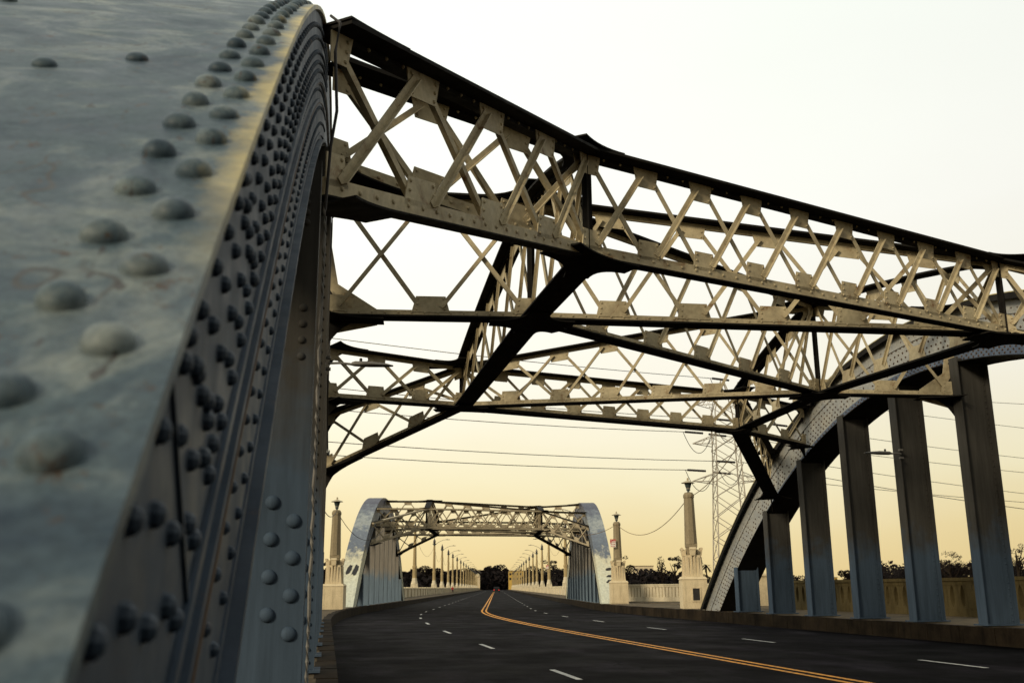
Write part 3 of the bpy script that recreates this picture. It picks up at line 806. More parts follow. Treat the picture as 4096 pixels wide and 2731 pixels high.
# parking sign
def text(body, size, loc, rot, m, name, parent, align='CENTER', ext=0.003, bold=0.0):
    c = bpy.data.curves.new(name, 'FONT'); c.body = body; c.size = size; c.align_x = align; c.align_y = 'CENTER'; c.extrude = ext; c.offset = bold
    o = bpy.data.objects.new(name, c); COL.objects.link(o); c.materials.append(m)
    bpy.context.view_layer.update(); me = bpy.data.meshes.new_from_object(o.evaluated_get(bpy.context.evaluated_depsgraph_get()))
    bpy.data.objects.remove(o); o = bpy.data.objects.new(name, me); COL.objects.link(o); o.location = loc; o.rotation_euler = rot; o.parent = parent; return o
def parking_sign(loc, rz, sc, label, full=True):
    root = empty('parking_sign', loc, rz, label, 'sign', 'red and white parking signs'); root.scale = (sc, sc, sc)
    mb = MB(); mb.box((0, 0, 0), (.46, .02, .62)); mb.build('panel', SIGN_W, root)
    mb = MB(); mb.box((0, -.0125, .235), (.46, .004, .15)); mb.build('red_band', SIGN_R, root)
    if full:
        mb = MB(); mb.box((-.165, -.0125, .075), (.13, .004, .16)); mb.build('red_block', SIGN_R, root)
        mb = MB(); mb.box((0, -.0125, -.24), (.26, .004, .028))
        for s in (-1, 1): mb.poly([(s * .12, -.0125, -.20), (s * .12, -.0125, -.28), (s * .18, -.0125, -.24)], (0, 1, 0), -.002, .002)
        mb.build('arrow', SIGN_R, root)
        r = (R(90), 0, 0)
        text('TOW-AWAY', .075, (0, -.0165, .235), r, SIGN_W, 'lettering', root)
        text('NO', .1, (-.165, -.0165, .075), r, SIGN_W, 'lettering', root)
        text('STOPPING', .06, (.065, -.0135, .075), r, SIGN_R, 'lettering', root, bold=.002)
        text('ANY TIME', .085, (0, -.0135, -.095), r, SIGN_R, 'lettering', root, bold=.002)
    return root
parking_sign((21.22, 74.12, 4.95), R(-4), 0.95, 'red and white NO STOPPING ANY TIME sign on the pylon lamp shaft')

# ------------------------------------------------------------------ balustrades and parapets
def balustrade(path, h, label, m, kind, group, base=0.6):
    """solid rail with oval or slit openings cut between piers (built as posts, rail and foot)"""
    root = empty('concrete_balustrade', (*path[0], base), 0, label, 'balustrade', group)
    o = Vector((*path[0], base)); mb = MB(); mbk = MB(); mbp = MB()
    for i in range(len(path) - 1):
        a, b = Vector((*path[i], base)) - o, Vector((*path[i + 1], base)) - o
        d = b - a; L = d.length; t = d.normalized(); n = Vector((t.y, -t.x, 0)); U = Vector((0, 0, 1))
        mb.bar(a, b, n, -.14, .14, U, -.3, .30); mb.bar(a, b, n, -.14, .14, U, h - .26, h - .12)
        mb.bar(a, b, n, -.19, .19, U, h - .1185, h); mb.bar(a, b, n, .1415, .18, U, .02, .2)
        pitch = 0.62 if kind == 'oval' else 0.36; N = max(1, int(L / pitch)); p = L / N
        z0, z1 = .3015, h - .2615; zc, hh = (z0 + z1) / 2, (z1 - z0) / 2
        for k in range(N):
            c = a + t * (p * (k + .5))
            if k % 12 == 11:
                mb.bar(c - t * p / 2, c + t * p / 2, n, -.17, .17, U, z0, z1); continue
            if kind == 'oval':
                rx, rz_ = .13, hh * .92; q = 12
                for sgn in (-1, 1):
                    for j in range(q):
                        a0 = -math.pi / 2 + math.pi * j / q; a1 = -math.pi / 2 + math.pi * (j + 1) / q
                        za, zb_ = zc + math.sin(a0) * rz_, zc + math.sin(a1) * rz_
                        if j == 0: za = z0
                        if j == q - 1: zb_ = z1
                        xa, xb = sgn * math.cos(a0) * rx, sgn * math.cos(a1) * rx
                        e = sgn * p / 2
                        A = [c + t * e + U * za, c + t * xa + U * za, c + t * xb + U * zb_, c + t * e + U * zb_]
                        if sgn < 0: A = A[::-1]
                        mb.poly(A, n, -.12, .12)
            else:
                for sgn in (-1, 1): mb.bar(c + t * sgn * p / 2, c + t * sgn * .055, n, -.11, .11, U, z0, z1)
                mb.bar(c - t * .054, c + t * .054, n, -.03, .03, U, z0, z1)
    mb.build('rail', m, root)
    return root
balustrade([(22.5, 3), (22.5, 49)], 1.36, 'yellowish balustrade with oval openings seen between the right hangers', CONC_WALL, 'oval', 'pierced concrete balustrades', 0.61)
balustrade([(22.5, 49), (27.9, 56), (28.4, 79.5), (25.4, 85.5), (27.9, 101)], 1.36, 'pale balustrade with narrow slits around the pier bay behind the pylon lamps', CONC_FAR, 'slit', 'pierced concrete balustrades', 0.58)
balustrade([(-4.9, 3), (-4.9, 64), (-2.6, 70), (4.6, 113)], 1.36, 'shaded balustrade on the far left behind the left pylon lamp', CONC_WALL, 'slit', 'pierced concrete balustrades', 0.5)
def tent():
    root = empty('parapet_pier', (24.6, 57.6, .58), R(-15), 'cream parapet pier with a low pyramid cap behind the niche pylon', 'pier')
    mb = MB(); mb.box((0, 0, .85), (2.7, 1.2, 1.7)); mb.build('shaft', CONC, root)
    mb = MB(); mb.frustum((0, 0), 1.702, 1.8, 2.9, 1.4, 2.9, 1.4); mb.frustum((0, 0), 1.802, 2.2, 2.7, 1.2, .5, .3); mb.build('cap', CONC, root)
tent()
def stn(dist):    # chainage whose distance from the camera along the far axis is dist
    base = (Vector((TX, TY, 0)) + DIR * TL).dot(DIR); return dist - base + (TY - TL + RAD * ANG)
for side, lab in ((-1, 'left'), (1, 'right')):
    p0 = road(stn(118)); root = empty('concrete_parapet', p0, 0, f'long pale concrete parapet along the {lab} side of the receding road', 'parapet', 'long approach parapets')
    mb = MB(); ss = [stn(118) + 6.5 * k for k in range(108)]
    for k in range(len(ss) - 1):
        a, b = road(ss[k], side * 12.7) - p0, road(ss[k + 1], side * 12.7) - p0
        t = (b - a).normalized(); n = Vector((t.y, -t.x, 0)); U = Vector((0, 0, 1))
        mb.bar(a + t * .5, b - t * .5, n, -.13, .13, U, .3, 1.66); mb.bar(a + t * .5, b - t * .5, n, -.2, .2, U, 1.6615, 1.82)
        mb.bar(a - t * .5, a + t * .5, n, -.3, .3, U, .2, 1.95)
    mb.build('wall', CONC_FAR, root)

# ------------------------------------------------------------------ slim lamp posts along the approach
def slim_lamp(loc, rz, label):
    root = empty('street_lamp', loc, rz, label, 'street lamp', 'slim lamp posts along the approach')
    mb = MB(); mb.frustum((0, 0), 0, .55, 1.2, 1.2, 1.1, 1.1); mb.lathe((0, 0, 0), [(.62, .552), (.46, 1.1), (.40, 1.5)], 8, 0, math.pi / 8); mb.build('base', CONC_FAR, root)
    mb = MB(); mb.lathe((0, 0, 0), [(.37, 1.5), (.36, 3.1), (.42, 3.12), (.42, 3.45), (.33, 3.5), (.22, 9.0), (.2, 9.05)], 8, 0, math.pi / 8); mb.build('shaft', CONC_LAMP, root)
    ln = bpy.data.objects.new('lantern', None); COL.objects.link(ln); ln.parent = root
    mb = MB(); mb.lathe((0, 0, 0), [(.24, 9.05), (.24, 9.2), (.42, 9.3), (.42, 9.42), (.2, 9.5)], 8); mb.build('collar', LANT, ln)
    mb = MB(); mb.lathe((0, 0, 0), [(.2, 9.5), (.3, 9.75), (.26, 10.1), (.1, 10.35), (.08, 10.55), (.02, 10.75)], 8); mb.build('finial', PORC, ln)
    mb = MB(); pts = [(0.2 + 2.6 * t, 0, 9.15 + 1.15 * math.sin(t * math.pi / 2) ** .8) for t in [k / 8 for k in range(9)]]
    mb.tube(pts, .05, 6); mb.build('arm', GALV, root)
    mb = MB(); mb.box((3.05, 0, 10.28), (.75, .28, .12)); mb.lathe((2.8, 0, 10.34), [(.06, 0), (.06, .14)], 6); mb.build('lamp_head', GALV, root)
    return root
LD = [139, 171, 225, 258, 292, 322, 358, 395, 430, 466, 502, 540, 578, 616, 655, 694, 733]
proto = None
ORD = ['first', 'second', 'third', 'fourth', 'fifth', 'sixth', 'seventh', 'eighth', 'ninth', 'tenth', 'eleventh', 'twelfth', 'thirteenth', 'fourteenth', 'fifteenth', 'sixteenth', 'seventeenth']
for side in (-1, 1):
    for k, d in enumerate(LD):
        lab = f'{ORD[k]} slim concrete lamp post beyond the arch on the {"left" if side < 0 else "right"} parapet'
        p = road(stn(d), side * 12.7); p.z += 1.93
        rz = -ANG if side < 0 else -ANG + math.pi
        if proto is None: proto = slim_lamp(p, rz, lab)
        else:
            o = copy_tree(proto); o.location = p; o.rotation_euler = (0, 0, rz); o['label'] = lab
p = road(stn(225), 12.7 - .36); parking_sign((p.x - .1, p.y - .35, 6.1), -ANG, 1.3, 'small red and white sign on the third right lamp post beyond the arch')
for side in (-1, 1):
    pp = road(stn(790), side * 13.2); root = empty('concrete_pylon', pp, -ANG, f'white rounded end pylon closing the {"left" if side < 0 else "right"} parapet', 'pylon', 'white end pylons')
    mb = MB(); mb.box((0, 0, 5), (3.6, 3, 10)); mb.build('shaft', CONC, root)
    mb = MB(); mb.lathe((0, 0, 10.002), [(2.0, 0), (2.0, .5), (1.6, 1.6), (.6, 2.6)], 10); mb.build('cap', CONC, root)

# ------------------------------------------------------------------ cables
def cable(a, b, sag, r, label, m=CABLE, grp=None, n=20):
    mb = MB(); mb.tube(catenary(a, b, sag, n), r, 5, cap=False); return tag(mb.build('cable', m), label, 'cable', grp)
cable((18.95, 51.2, 6.4), (21.7, 74.6, 6.4), 1.35, .02, 'sagging cable strung between the two right pylon lamps', CABLE_P)
cable((18.95, 51.2, 6.35), (19.0, 44.0, 8.35), .35, .02, 'cable rising from the niche pylon lamp to the right rib', CABLE_P)
cable((0.42, 62.6, 6.4), (4.1, 78.5, 6.1), 1.2, .02, 'cable from the left pylon lamp to the far span rib')
cable((0.42, 62.6, 6.4), (-0.7, 38.0, 6.0), .9, .02, 'cable from the left pylon lamp to the near span rib')
cable((21.7, 74.6, 6.4), (19.6, 79.0, 5.9), .35, .02, 'short cable from the sign pylon lamp to the far span rib', CABLE_P)
for side in (-1, 1):
    for k in range(1, 9):
        a = road(stn(LD[k]), side * 12.7); b = road(stn(LD[k + 1]), side * 12.7); a.z += 11.0; b.z += 11.0
        cable(a, b, 3.2, .022, f'festoon cable between the {ORD[k]} and {ORD[k + 1]} lamp posts on the {"left" if side < 0 else "right"}', CABLE_P, 'festoon cables between lamp posts', 12)

# ------------------------------------------------------------------ transmission tower and power lines
def pix(x, y, depth):
    """a point seen in the direction of a photograph pixel (2352 wide), at a forward distance"""
    v = fw + rr * ((x - 1176) / 2277.5) - uu * ((y - 784) / 2277.5)
    return Vector((0, 0, 1.734)) + v * (depth / v.y)
TB = pix(1686, 1340, 150); TB.z = -7
tw = empty('transmission_tower', TB, R(-12), 'pale steel lattice transmission tower rising behind the right rib', 'tower')
mb = MB()
def hw(z): return 3.1 - (3.1 - 2.0) * min(1, z / 26.0)
legs = [(-1, -1), (1, -1), (1, 1), (-1, 1)]
ZT = 41.5
for sx, sy in legs: mb.tube([(sx * hw(0), sy * hw(0), 0), (sx * hw(26), sy * hw(26), 26), (sx * 1.7, sy * 1.7, 36), (sx * .12, sy * .12, ZT)], .12, 4)
mb.build('leg', TOWER, tw)
mb = MB(); z = 0.0
while z < 35.5:
    h = 3.2 if z < 22 else 2.5
    for i in range(4):
        (ax, ay), (bx, by) = legs[i], legs[(i + 1) % 4]; w0, w1 = hw(z), hw(min(z + h, 36))
        mb.tube([(ax * w0, ay * w0, z), (bx * w1, by * w1, z + h)], .058, 4, cap=False); mb.tube([(bx * w0, by * w0, z), (ax * w1, ay * w1, z + h)], .058, 4, cap=False)
    z += h
mb.build('bracing', TOWER, tw)
arms = ((24.7, 5.6), (30.7, 5.3), (37.0, 4.4))
for z, L in arms:
    for s in (-1, 1):
        mb = MB()
        for yy in (-1, 1):
            w = hw(min(z, 36)) * .95
            mb.tube([(s * w, yy * w, z), (s * (L), 0, z + .3)], .07, 4); mb.tube([(s * w, yy * w, z + 1.5), (s * L, 0, z + .3)], .06, 4)
            for t in (.3, .6): mb.tube([(s * (w + (L - w) * t), yy * w * (1 - t), z + .3 * t), (s * (w + (L - w) * (t - .25)), yy * w * (1.25 - t), z + 1.5 - 1.2 * (t - .25))], .04, 4, cap=False)
        mb.build('cross_arm', TOWER, tw)
def insulator(a, b):
    mb = MB(); d = b - a; n = 14
    pts = [a + d * (i / (2 * n)) for i in range(2 * n + 1)]
    mb.tube(pts, [(.2 if i % 2 else .1) for i in range(2 * n + 1)], 8)
    o = mb.build('insulator', PORC, tw); o.matrix_parent_inverse = tw.matrix_world.inverted(); return o
tw.rotation_euler = (0, 0, R(-12)); bpy.context.view_layer.update()
LW = [((1655, 871), 762, 1.227), ((1662, 964), 876, 1.2), ((1594, 993), 926, 1.19), ((1668, 1060), 1001, 1.2), ((1600, 1080), 1031, 1.18)]
for k, ((x, y), yl, rt) in enumerate(LW):
    t = pix(x, y, 147); l = pix(747, yl, 147 / rt)
    d = (l - t); e = d.normalized(); insulator(t - e * 1.9, t + e * 1.9)
    cable(t + e * 1.9, t + d * 1.45, .8, .05, ['topmost', 'second highest', 'third highest', 'fourth highest', 'lowest'][k] + ' power line running left from the lattice tower', CABLE, 'power lines left of the tower', 8)
    mb = MB(); c = t + e * 2.3; q = Vector((c.x + 6, c.y + 3.2, c.z + .2)); mb.tube(catenary(c, q, 3.2 + .4 * (k % 2), 12), .05, 5, cap=False)
    o = mb.build('jumper_loop', CABLE, tw); o.matrix_parent_inverse = tw.matrix_world.inverted()
RW = [((1780, 885), (2352, 922)), ((1790, 976), (2352, 1046)), ((1648, 999), (2352, 1079)), ((1770, 1050), (2352, 1127)), ((1658, 1086), (2352, 1147)), ((1780, 905), (2352, 977))]
for k, ((x, y), (xr, yr)) in enumerate(RW):
    t = pix(x, y, 153); l = pix(xr, yr, 182); d = l - t; e = d.normalized()
    if k < 5: insulator(t - e * 1.9, t + e * 1.9)
    cable(t + e * 1.9, t + d * 1.5, .6, .05, ['highest', 'third', 'fourth', 'fifth', 'lowest', 'second'][k] + ' power line seen between the right hangers', CABLE, 'power lines right of the tower', 8)
cable(pix(1700, 1060, 160), pix(2420, 1177, 150), .5, .055, 'steeper power line crossing the others behind the right hangers', CABLE, None, 8)

# ------------------------------------------------------------------ trees
def leafy(mb, c, rad, n, size, mi=0):
    for _ in range(n):
        while True:
            p = Vector((rnd.uniform(-1, 1), rnd.uniform(-1, 1), rnd.uniform(-1, 1)))
            if p.length < 1: break
        p = p.normalized() * (p.length ** .5)
        q = Vector(c) + Vector((p.x * rad[0], p.y * rad[1], p.z * rad[2]))
        a = Vector((rnd.gauss(0, 1), rnd.gauss(0, 1), rnd.gauss(0, 1))).normalized(); b = a.orthogonal().normalized()
        s = size * rnd.uniform(.5, 1.2); a *= s; b *= s * .6
        mb.quad(q - a, q - b * .8, q + a, q + b, mi)
def tree(px, ytop, wpx, depth, label, style='round', m=None, group='trees beyond the parapets'):
    base = pix(px, 1345, depth); base.z = -7.0
    topz_ = pix(px, ytop, depth).z; H = topz_ + 7.0; W = wpx * depth / 2310.0 * 1.25
    root = empty('tree', base, rnd.uniform(0, 6), label, 'tree', group)
    m = m or LEAF; mb = MB(); th = H * (.55 if style != 'open' else .7)
    mb.tube([(0, 0, 0), (.1, 0, th * .5), (rnd.uniform(-.3, .3), 0, th), (rnd.uniform(-.4, .4), rnd.uniform(-.3, .3), H * .85)], [.03 * H, .024 * H, .016 * H, .005 * H], 7)
    for k in range(6):
        a = rnd.uniform(0, 6.28); z = H * rnd.uniform(.4, .7); r = W * rnd.uniform(.25, .45)
        mb.tube([(0, 0, z), (math.cos(a) * r * .5, math.sin(a) * r * .5, z + H * .08), (math.cos(a) * r, math.sin(a) * r, z + H * .2)], [.012 * H, .008 * H, .003 * H], 5)
    mb.build('trunk', BARK, root)
    mb = MB(); px_m = depth / 2310 * 2.3
    ls = max(.22, px_m * 1.0)
    if style == 'round':
        nb = 13
        for k in range(nb):
            a = rnd.uniform(0, 6.28); rr_ = W / 2 * rnd.uniform(.1, .72); z = H * rnd.uniform(.46, .92)
            rad = W * rnd.uniform(.16, .27)
            if z + rad * .8 > H: z = H - rad * .8
            leafy(mb, (math.cos(a) * rr_, math.sin(a) * rr_, z), (rad, rad, rad * .8), 270, ls)
        leafy(mb, (0, 0, H * .5), (W * .38, W * .38, H * .32), 700, ls * 1.3)
    elif style == 'open':
        for k in range(15):
            a = rnd.uniform(0, 6.28); rr_ = W / 2 * rnd.uniform(.1, .85); z = H * rnd.uniform(.55, .95)
            rad = W * rnd.uniform(.09, .17); leafy(mb, (math.cos(a) * rr_, math.sin(a) * rr_, z), (rad, rad, rad * .7), 55, ls * .8)
    else:
        for k in range(10):
            z = H * (.3 + .65 * k / 10); rad = W * (.42 - .022 * k); leafy(mb, (rnd.uniform(-.1, .1) * W, rnd.uniform(-.1, .1) * W, z), (rad, rad, H * .08), 90, ls * .8)
    mb.build('crown', m, root)
def palm(px, ytop, wpx, depth, label):
    base = pix(px, 1345, depth); base.z = -7; H = pix(px, ytop, depth).z + 7; W = wpx * depth / 2310
    root = empty('palm_tree', base, 0, label, 'palm', 'palms behind the pylon')
    mb = MB(); mb.tube([(0, 0, 0), (.1, 0, H * .5), (0, 0, H - W * .35)], [.35, .28, .24], 8); mb.build('trunk', BARK, root)
    mb = MB()
    for k in range(38):
        a = rnd.uniform(0, 6.28); up = rnd.uniform(-.5, .95); L = W * .55; pts = []
        for j in range(6):
            t = j / 5; r = L * t * math.cos(up * .8); z = L * (math.sin(up) * t - .55 * t * t)
            pts.append(Vector((math.cos(a) * r, math.sin(a) * r, H - W * .38 + z)))
        for j in range(5):
            d = (pts[j + 1] - pts[j]).normalized(); n = d.cross(Vector((0, 0, 1))).normalized() * (W * .07 * (1 - j * .13))
            mb.quad(pts[j] - n, pts[j], pts[j + 1], pts[j + 1] - n * .7); mb.quad(pts[j], pts[j] + n, pts[j + 1] + n * .7, pts[j + 1])
    mb.build('crown', LEAF, root)
TREES = [
 (968, 1302, 46, 430, 'round', 'dark round tree just right of the left arch leg'),
 (988, 1296, 54, 470, 'round', 'tallest dark tree behind the left lamp row'),
 (1012, 1302, 44, 520, 'round', 'dark bushy tree behind the third and fourth left lamp posts'),
 (1036, 1306, 44, 620, 'round', 'low dark tree behind the fifth left lamp post'),
 (1058, 1306, 44, 840, 'round', 'dark spreading tree behind the sixth left lamp post'),
 (1080, 1304, 46, 1000, 'round', 'dark tree at the vanishing end of the left lamp row'),
 (942, 1312, 30, 410, 'column', 'narrow dark cypress seen past the left arch leg'),
 (930, 1318, 30, 400, 'round', 'low dark bush beside the left arch leg'),
 (1100, 1308, 40, 860, 'round', 'dark tree behind the left white end pylon'),
 (1122, 1299, 38, 900, 'round', 'left crown of the dark trees closing the road'),
 (1140, 1295, 44, 920, 'round', 'highest crown of the dark trees closing the road'),
 (1158, 1305, 32, 900, 'round', 'right crown of the dark trees closing the road'),
 (1172, 1318, 30, 1000, 'round', 'low dark tree left of the yellow building'),
 (1214, 1316, 40, 700, 'round', 'low dark tree right of the yellow building'),
 (1230, 1298, 48, 540, 'round', 'dark round tree between the third and fourth right lamp posts'),
 (1262, 1302, 50, 500, 'round', 'dark round tree behind the second right lamp post'),
 (1264, 1283, 34, 420, 'open', 'tall open crowned tree inside the right arch leg'),
 (1288, 1300, 44, 460, 'round', 'dark tree behind the right arch leg'),
 (1424, 1270, 34, 400, 'open', 'open crowned tree behind the sign pylon'),
 (1446, 1296, 54, 360, 'round', 'dark tree right of the sign pylon'),
 (1486, 1306, 60, 380, 'round', 'low broad tree between the two right pylons'),
 (1522, 1272, 32, 330, 'column', 'tall narrow tree left of the niche pylon'),
 (1552, 1274, 36, 340, 'open', 'dark tree top just left of the niche pylon shaft'),
 (1538, 1306, 60, 350, 'round', 'dark bushy mass left of the niche pylon'),
 (1580, 1310, 44, 360, 'round', 'dark bush directly behind the niche pylon'),
 (1830, 1320, 50, 420, 'round', 'low dark tree behind the first gap between right hangers'),
 (1948, 1308, 34, 420, 'round', 'small dark tree in the third gap between right hangers'),
 (2020, 1296, 58, 330, 'round', 'dark broad tree in the fourth gap between right hangers'),
 (2062, 1306, 50, 320, 'round', 'dark rounded tree beside the fourth right hanger'),
 (2140, 1290, 64, 280, 'round', 'dark dense tree left of the fifth gap between right hangers'),
 (2186, 1262, 70, 270, 'open', 'tall open crowned tree in the gap before the last hanger'),
 (2196, 1290, 90, 275, 'round', 'dark dense tree below the open crowned one'),
 (2160, 1284, 96, 290, 'round', 'broad dark tree filling the gap left of the last hanger'),
 (2038, 1302, 90, 340, 'round', 'wide low dark tree between the fourth and fifth right hangers'),
 (2000, 1304, 60, 300, 'round', 'dark bushy tree left of the fourth right hanger'),
 (2090, 1300, 70, 300, 'round', 'dark bushy tree right of the fourth right hanger'),
 (2120, 1302, 70, 330, 'round', 'dark bushy tree midway between the fourth and fifth right hangers'),
 (2300, 1284, 90, 275, 'round', 'dark bushy tree right of the fifth right hanger'),
 (2260, 1268, 80, 265, 'round', 'dark tall tree behind the last right hanger'),
 (2318, 1254, 54, 255, 'open', 'open crowned tree right of the last hanger'),
 (2344, 1238, 60, 250, 'open', 'tall tree cut by the right edge of the view'),
 (2330, 1296, 90, 260, 'round', 'dark dense tree at the right edge of the view'),
 (752, 1296, 40, 330, 'round', 'dark tree in the gap beside the left pylon lamp'),
 (742, 1285, 24, 320, 'open', 'thin tree left of the left pylon lamp'),
]
for (x, y, w, d, s, l) in TREES: tree(x, y, w, d, l, s, LEAF_B if s == 'open' and d > 380 else LEAF)
palm(1606, 1271, 30, 300, 'taller palm right of the niche pylon'); palm(1624, 1288, 28, 310, 'shorter palm beside the right rib foot')
# low continuous undergrowth far behind: reads as one mass
mb = MB()
for k in range(250):
    x = rnd.uniform(560, 2420) if k < 190 else rnd.uniform(940, 1330); mid = 955 < x < 1315; d = rnd.uniform(880, 960) if mid else rnd.uniform(330, 470)
    b = pix(x, 1345, d); top = pix(x, rnd.uniform(1308, 1324) if x < 1620 else (rnd.uniform(1328, 1338) if x < 1990 else rnd.uniform(1282, 1306)), d).z
    w = rnd.uniform(7, 12) * (2 if mid else 1); h = (top + 7) / 2
    leafy(mb, (b.x, b.y, -7 + h), (w, w * .5, h), 260, 1.25 if not mid else 2.2)
tag(mb.build('undergrowth', LEAF), kind='stuff')

# ------------------------------------------------------------------ far buildings
def building(px, ytop, wpx, depth, m, label, floors=2, bays=5):
    c = pix(px, 1345, depth); H = pix(px, ytop, depth).z + 7; W = wpx * depth / 2310; c.z = -7
    root = empty('building', c, -ANG, label, 'building', 'low buildings on the horizon')
    mb = MB(); mb.box((0, 0, H / 2), (W, W * .6, H)); mb.build('wall', m, root)
    mb = MB(); mb.box((0, 0, H + .2), (W * 1.03, W * .63, .38)); mb.build('roof', ROOFM, root)
    for f in range(floors):
        for b in range(bays):
            mb = MB(); mb.box((-W / 2 + W * (b + .5) / bays, -W * .3 - .03, H - 2.2 - f * 3.4), (W / bays * .55, .05, 1.6)); mb.build('window', WINDOWM, root)
building(1188, 1311, 40, 760, STUCCO_Y, 'yellow building with dark windows at the end of the right lamp row')
building(1478, 1300, 46, 620, STUCCO_W, 'pale low building on the rise between the right pylons', 1, 4)
building(1900, 1326, 44, 700, STUCCO_Y, 'ochre low building in the gap between right hangers', 1, 4)

# ------------------------------------------------------------------ vehicles and walker
def vehicle(loc, rz, m, label, L=4.7, W=1.95, H=1.8, cat='car', name='parked_car', van=False):
    root = empty(name, loc, rz, label, cat)
    mb = MB()
    pr = [(-L / 2, .45), (-L / 2, 1.0), (-L / 2 + .1, 1.08), (L / 2 - 1.5, 1.05), (L / 2 - .1, .9), (L / 2, .7), (L / 2, .4)]
    mb.hexa([(-W / 2, y, z) for y, z in pr], [(W / 2, y, z) for y, z in pr])
    e = L / 2 - (1.4 if not van else .9)
    cb = [(-L / 2 + .08, 1.082), (e, 1.082), (e - .7, H), (-L / 2 + .3, H)]
    mb.hexa([(-W / 2 + .06, y, z) for y, z in cb], [(W / 2 - .06, y, z) for y, z in cb]); mb.build('body', m, root)
    mb = MB(); mb.box((0, -L / 2 + .16, 1.42), (W * .74, .1, .42)); mb.build('rear_window', CARGLASS, root)
    for s in (-1, 1):
        mb = MB(); mb.poly([(s * (W / 2 - .05), -L / 2 + .4, 1.18), (s * (W / 2 - .05), e - .25, 1.18), (s * (W / 2 - .05), e - .75, H - .12), (s * (W / 2 - .05), -L / 2 + .5, H - .12)], (s, 0, 0), 0, .012); mb.build('side_window', CARGLASS, root)
        mb = MB(); mb.box((s * W * .41, -L / 2 - .015, .95), (.22, .05, .3)); mb.build('tail_light', TAIL, root)
        for y in (-L / 2 + .9, L / 2 - .9):
            mb = MB(); mb.tube([(s * (W / 2 - .22), y, .36), (s * (W / 2 + .01), y, .36)], .36, 16); mb.build('wheel', TYRE, root)
    return root
p = road(stn(400), 1.15); vehicle(p, -ANG, CARBLACK, 'dark utility vehicle driving away at the far end of the road', 4.9, 2.3, 2.15, name='utility_vehicle')
q = pix(1868, 1333, 300); mbx = q.z - 1.0
emb = MB(); c = pix(1880, 1341, 296)
emb.hexa([(c.x - 70, c.y - 6, -7), (c.x + 130, c.y - 30, -7), (c.x + 134, c.y + 10, -7), (c.x - 66, c.y + 34, -7)], [(c.x - 70, c.y - 6, q.z - .95), (c.x + 130, c.y - 30, q.z - .95), (c.x + 134, c.y + 10, q.z - .95), (c.x - 66, c.y + 34, q.z - .95)])
tag(emb.build('river_bank', CONC_WALL), kind='structure')
vehicle((q.x, q.y, q.z - .93), R(83), CARWHITE, 'small white car on the bank beyond the second right hanger', 4.6, 1.8, 1.6)
def person(loc, rz, label):
    root = empty('person', loc, rz, label, 'person')
    bm_v = [(0, 0, .98), (0, 0, 1.2), (0, .01, 1.42), (0, .015, 1.53), (0, .03, 1.64), (0, .03, 1.76),
            (.1, 0, .92), (.11, .12, .5), (.11, .06, .07), (.11, .2, .03), (-.1, 0, .92), (-.11, -.06, .5), (-.11, -.24, .1), (-.11, -.1, .04),
            (.2, 0, 1.42), (.26, -.06, 1.14), (.25, .04, .9), (.25, .07, .8), (-.2, 0, 1.42), (-.26, .02, 1.14), (-.25, .14, .92), (-.25, .18, .83)]
    ed = [(0, 1), (1, 2), (2, 3), (3, 4), (4, 5), (0, 6), (6, 7), (7, 8), (8, 9), (0, 10), (10, 11), (11, 12), (12, 13), (2, 14), (14, 15), (15, 16), (16, 17), (2, 18), (18, 19), (19, 20), (20, 21)]
    rd = [.15, .14, .16, .06, .1, .07, .1, .07, .045, .04, .1, .07, .045, .04, .07, .05, .04, .035, .07, .05, .04, .035]
    me = bpy.data.meshes.new('body'); me.from_pydata(bm_v, ed, []); o = bpy.data.objects.new('body', me); COL.objects.link(o); o.parent = root
    sk = o.modifiers.new('skin', 'SKIN'); 
    if not me.skin_vertices: pass
    for i, r_ in enumerate(rd):
        me.skin_vertices[0].data[i].radius = (r_, r_)
    me.skin_vertices[0].data[0].use_root = True
    o.modifiers.new('sub', 'SUBSURF').render_levels = 1; me.materials.append(SKIN)
    mb = MB(); mb.lathe((0, 0, 0), [(.19, .86), (.2, 1.05), (.21, 1.3), (.24, 1.42), (.13, 1.53)], 12); 
    for s in (-1, 1): mb.tube([(s * .2, 0, 1.45), (s * .27, -.03 * s, 1.12)], [.1, .085], 8)
    mb.build('shirt', RED_CLOTH, root, True, R(60))
    mb = MB(); mb.tube([(.1, 0, .95), (.115, .12, .5), (.112, .07, .12)], [.13, .1, .08], 8); mb.tube([(-.1, 0, .95), (-.115, -.06, .5), (-.112, -.22, .14)], [.13, .1, .08], 8); mb.build('trousers', DARK_CLOTH, root, True, R(60))
    mb = MB(); mb.dome((0, .02, 1.68), (0, -.3, 1), .115, .13, 12, 4); mb.build('hair', HAIR, root, True)
try:
    p = road(stn(272), -10.6); p.z += .462; person(p, R(170), 'person in a red shirt walking on the left sidewalk beyond the arch')
except Exception as ex:
    print('person failed', ex)

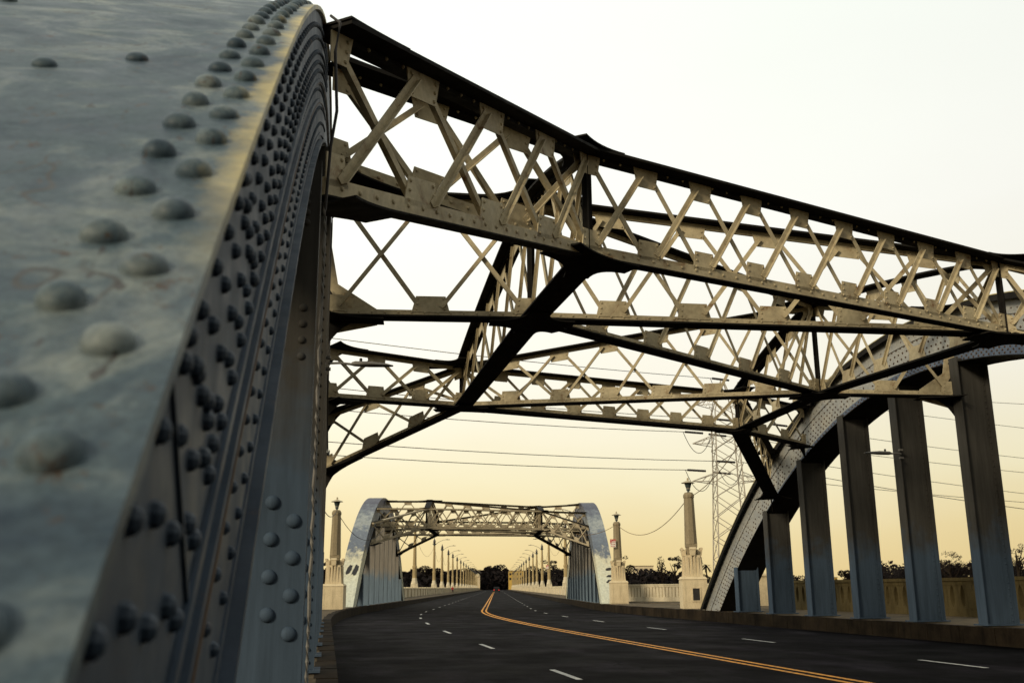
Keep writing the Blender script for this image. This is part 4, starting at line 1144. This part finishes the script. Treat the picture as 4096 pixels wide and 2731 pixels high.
# ------------------------------------------------------------------ light
SE, SA = R(22), R(228)
sun = bpy.data.lights.new('sun', 'SUN'); so = bpy.data.objects.new('sun', sun); COL.objects.link(so)
sun.energy = 2.6; sun.angle = R(12); sun.color = (1.0, 0.86, 0.62)
sd = Vector((math.sin(SA) * math.cos(SE), math.cos(SA) * math.cos(SE), math.sin(SE)))
so.rotation_euler = sd.to_track_quat('Z', 'Y').to_euler()
w = bpy.data.worlds.new('World'); scene.world = w; w.use_nodes = True
nt = w.node_tree; bg = nt.nodes['Background']
sky = nd(nt, 'ShaderNodeTexSky', sky_type='NISHITA'); sky.sun_disc = False; sky.sun_elevation = SE; sky.sun_rotation = SA
sky.dust_density = 4.0; sky.air_density = 1.0
tc = nd(nt, 'ShaderNodeTexCoord'); sx = nd(nt, 'ShaderNodeSeparateXYZ')
nt.links.new(tc.outputs['Generated'], sx.inputs[0])
cl = nd(nt, 'ShaderNodeTexNoise'); cl.inputs['Scale'].default_value = 2.6; cl.inputs['Detail'].default_value = 5
mp = nd(nt, 'ShaderNodeMapping'); mp.inputs['Scale'].default_value = (1, 1, 2.6); nt.links.new(tc.outputs['Generated'], mp.inputs[0]); nt.links.new(mp.outputs[0], cl.inputs['Vector'])
zz = math_(nt, 'ADD', sx.outputs['Z'], math_(nt, 'MULTIPLY', math_(nt, 'SUBTRACT', cl.outputs['Fac'], .5), .07))
over = ramp(nt, zz, [(0.0, (.80, .605, .27)), (.05, (.83, .675, .355)), (.10, (.88, .785, .51)), (.19, (.94, .885, .73)), (.34, (.98, .965, .875)), (.55, (.95, .985, .90)), (1.0, (.92, .97, .93))])
cw = ramp(nt, cl.outputs['Fac'], [(.3, .975), (.62, 1.0)])
over = mix(nt, 1.0, over, cw, 'MULTIPLY')
nsk = mix(nt, 1.0, sky.outputs['Color'], (.1, .1, .1), 'MULTIPLY')
col = mix(nt, .88, nsk, over)
fx = math_(nt, 'SUBTRACT', 1.27, math_(nt, 'MULTIPLY', sx.outputs['X'], .32))
fy = nd(nt, 'ShaderNodeMapRange'); fy.interpolation_type = 'SMOOTHSTEP'; fy.inputs['From Min'].default_value = -.5; fy.inputs['From Max'].default_value = .45; fy.inputs['To Min'].default_value = .42; fy.inputs['To Max'].default_value = 1.0
nt.links.new(sx.outputs['Y'], fy.inputs['Value'])
fx = math_(nt, 'MULTIPLY', fx, fy.outputs[0])
nt.links.new(fx, bg.inputs['Strength'])
nt.links.new(col, bg.inputs['Color'])
scene.view_settings.view_transform = 'Standard'; scene.view_settings.look = 'None'
scene.view_settings.exposure = 0.0; scene.view_settings.gamma = 1.0
scene.render.engine = 'CYCLES'
scene.cycles.max_bounces = 5; scene.cycles.diffuse_bounces = 3; scene.cycles.glossy_bounces = 3
scene.cycles.use_denoising = True
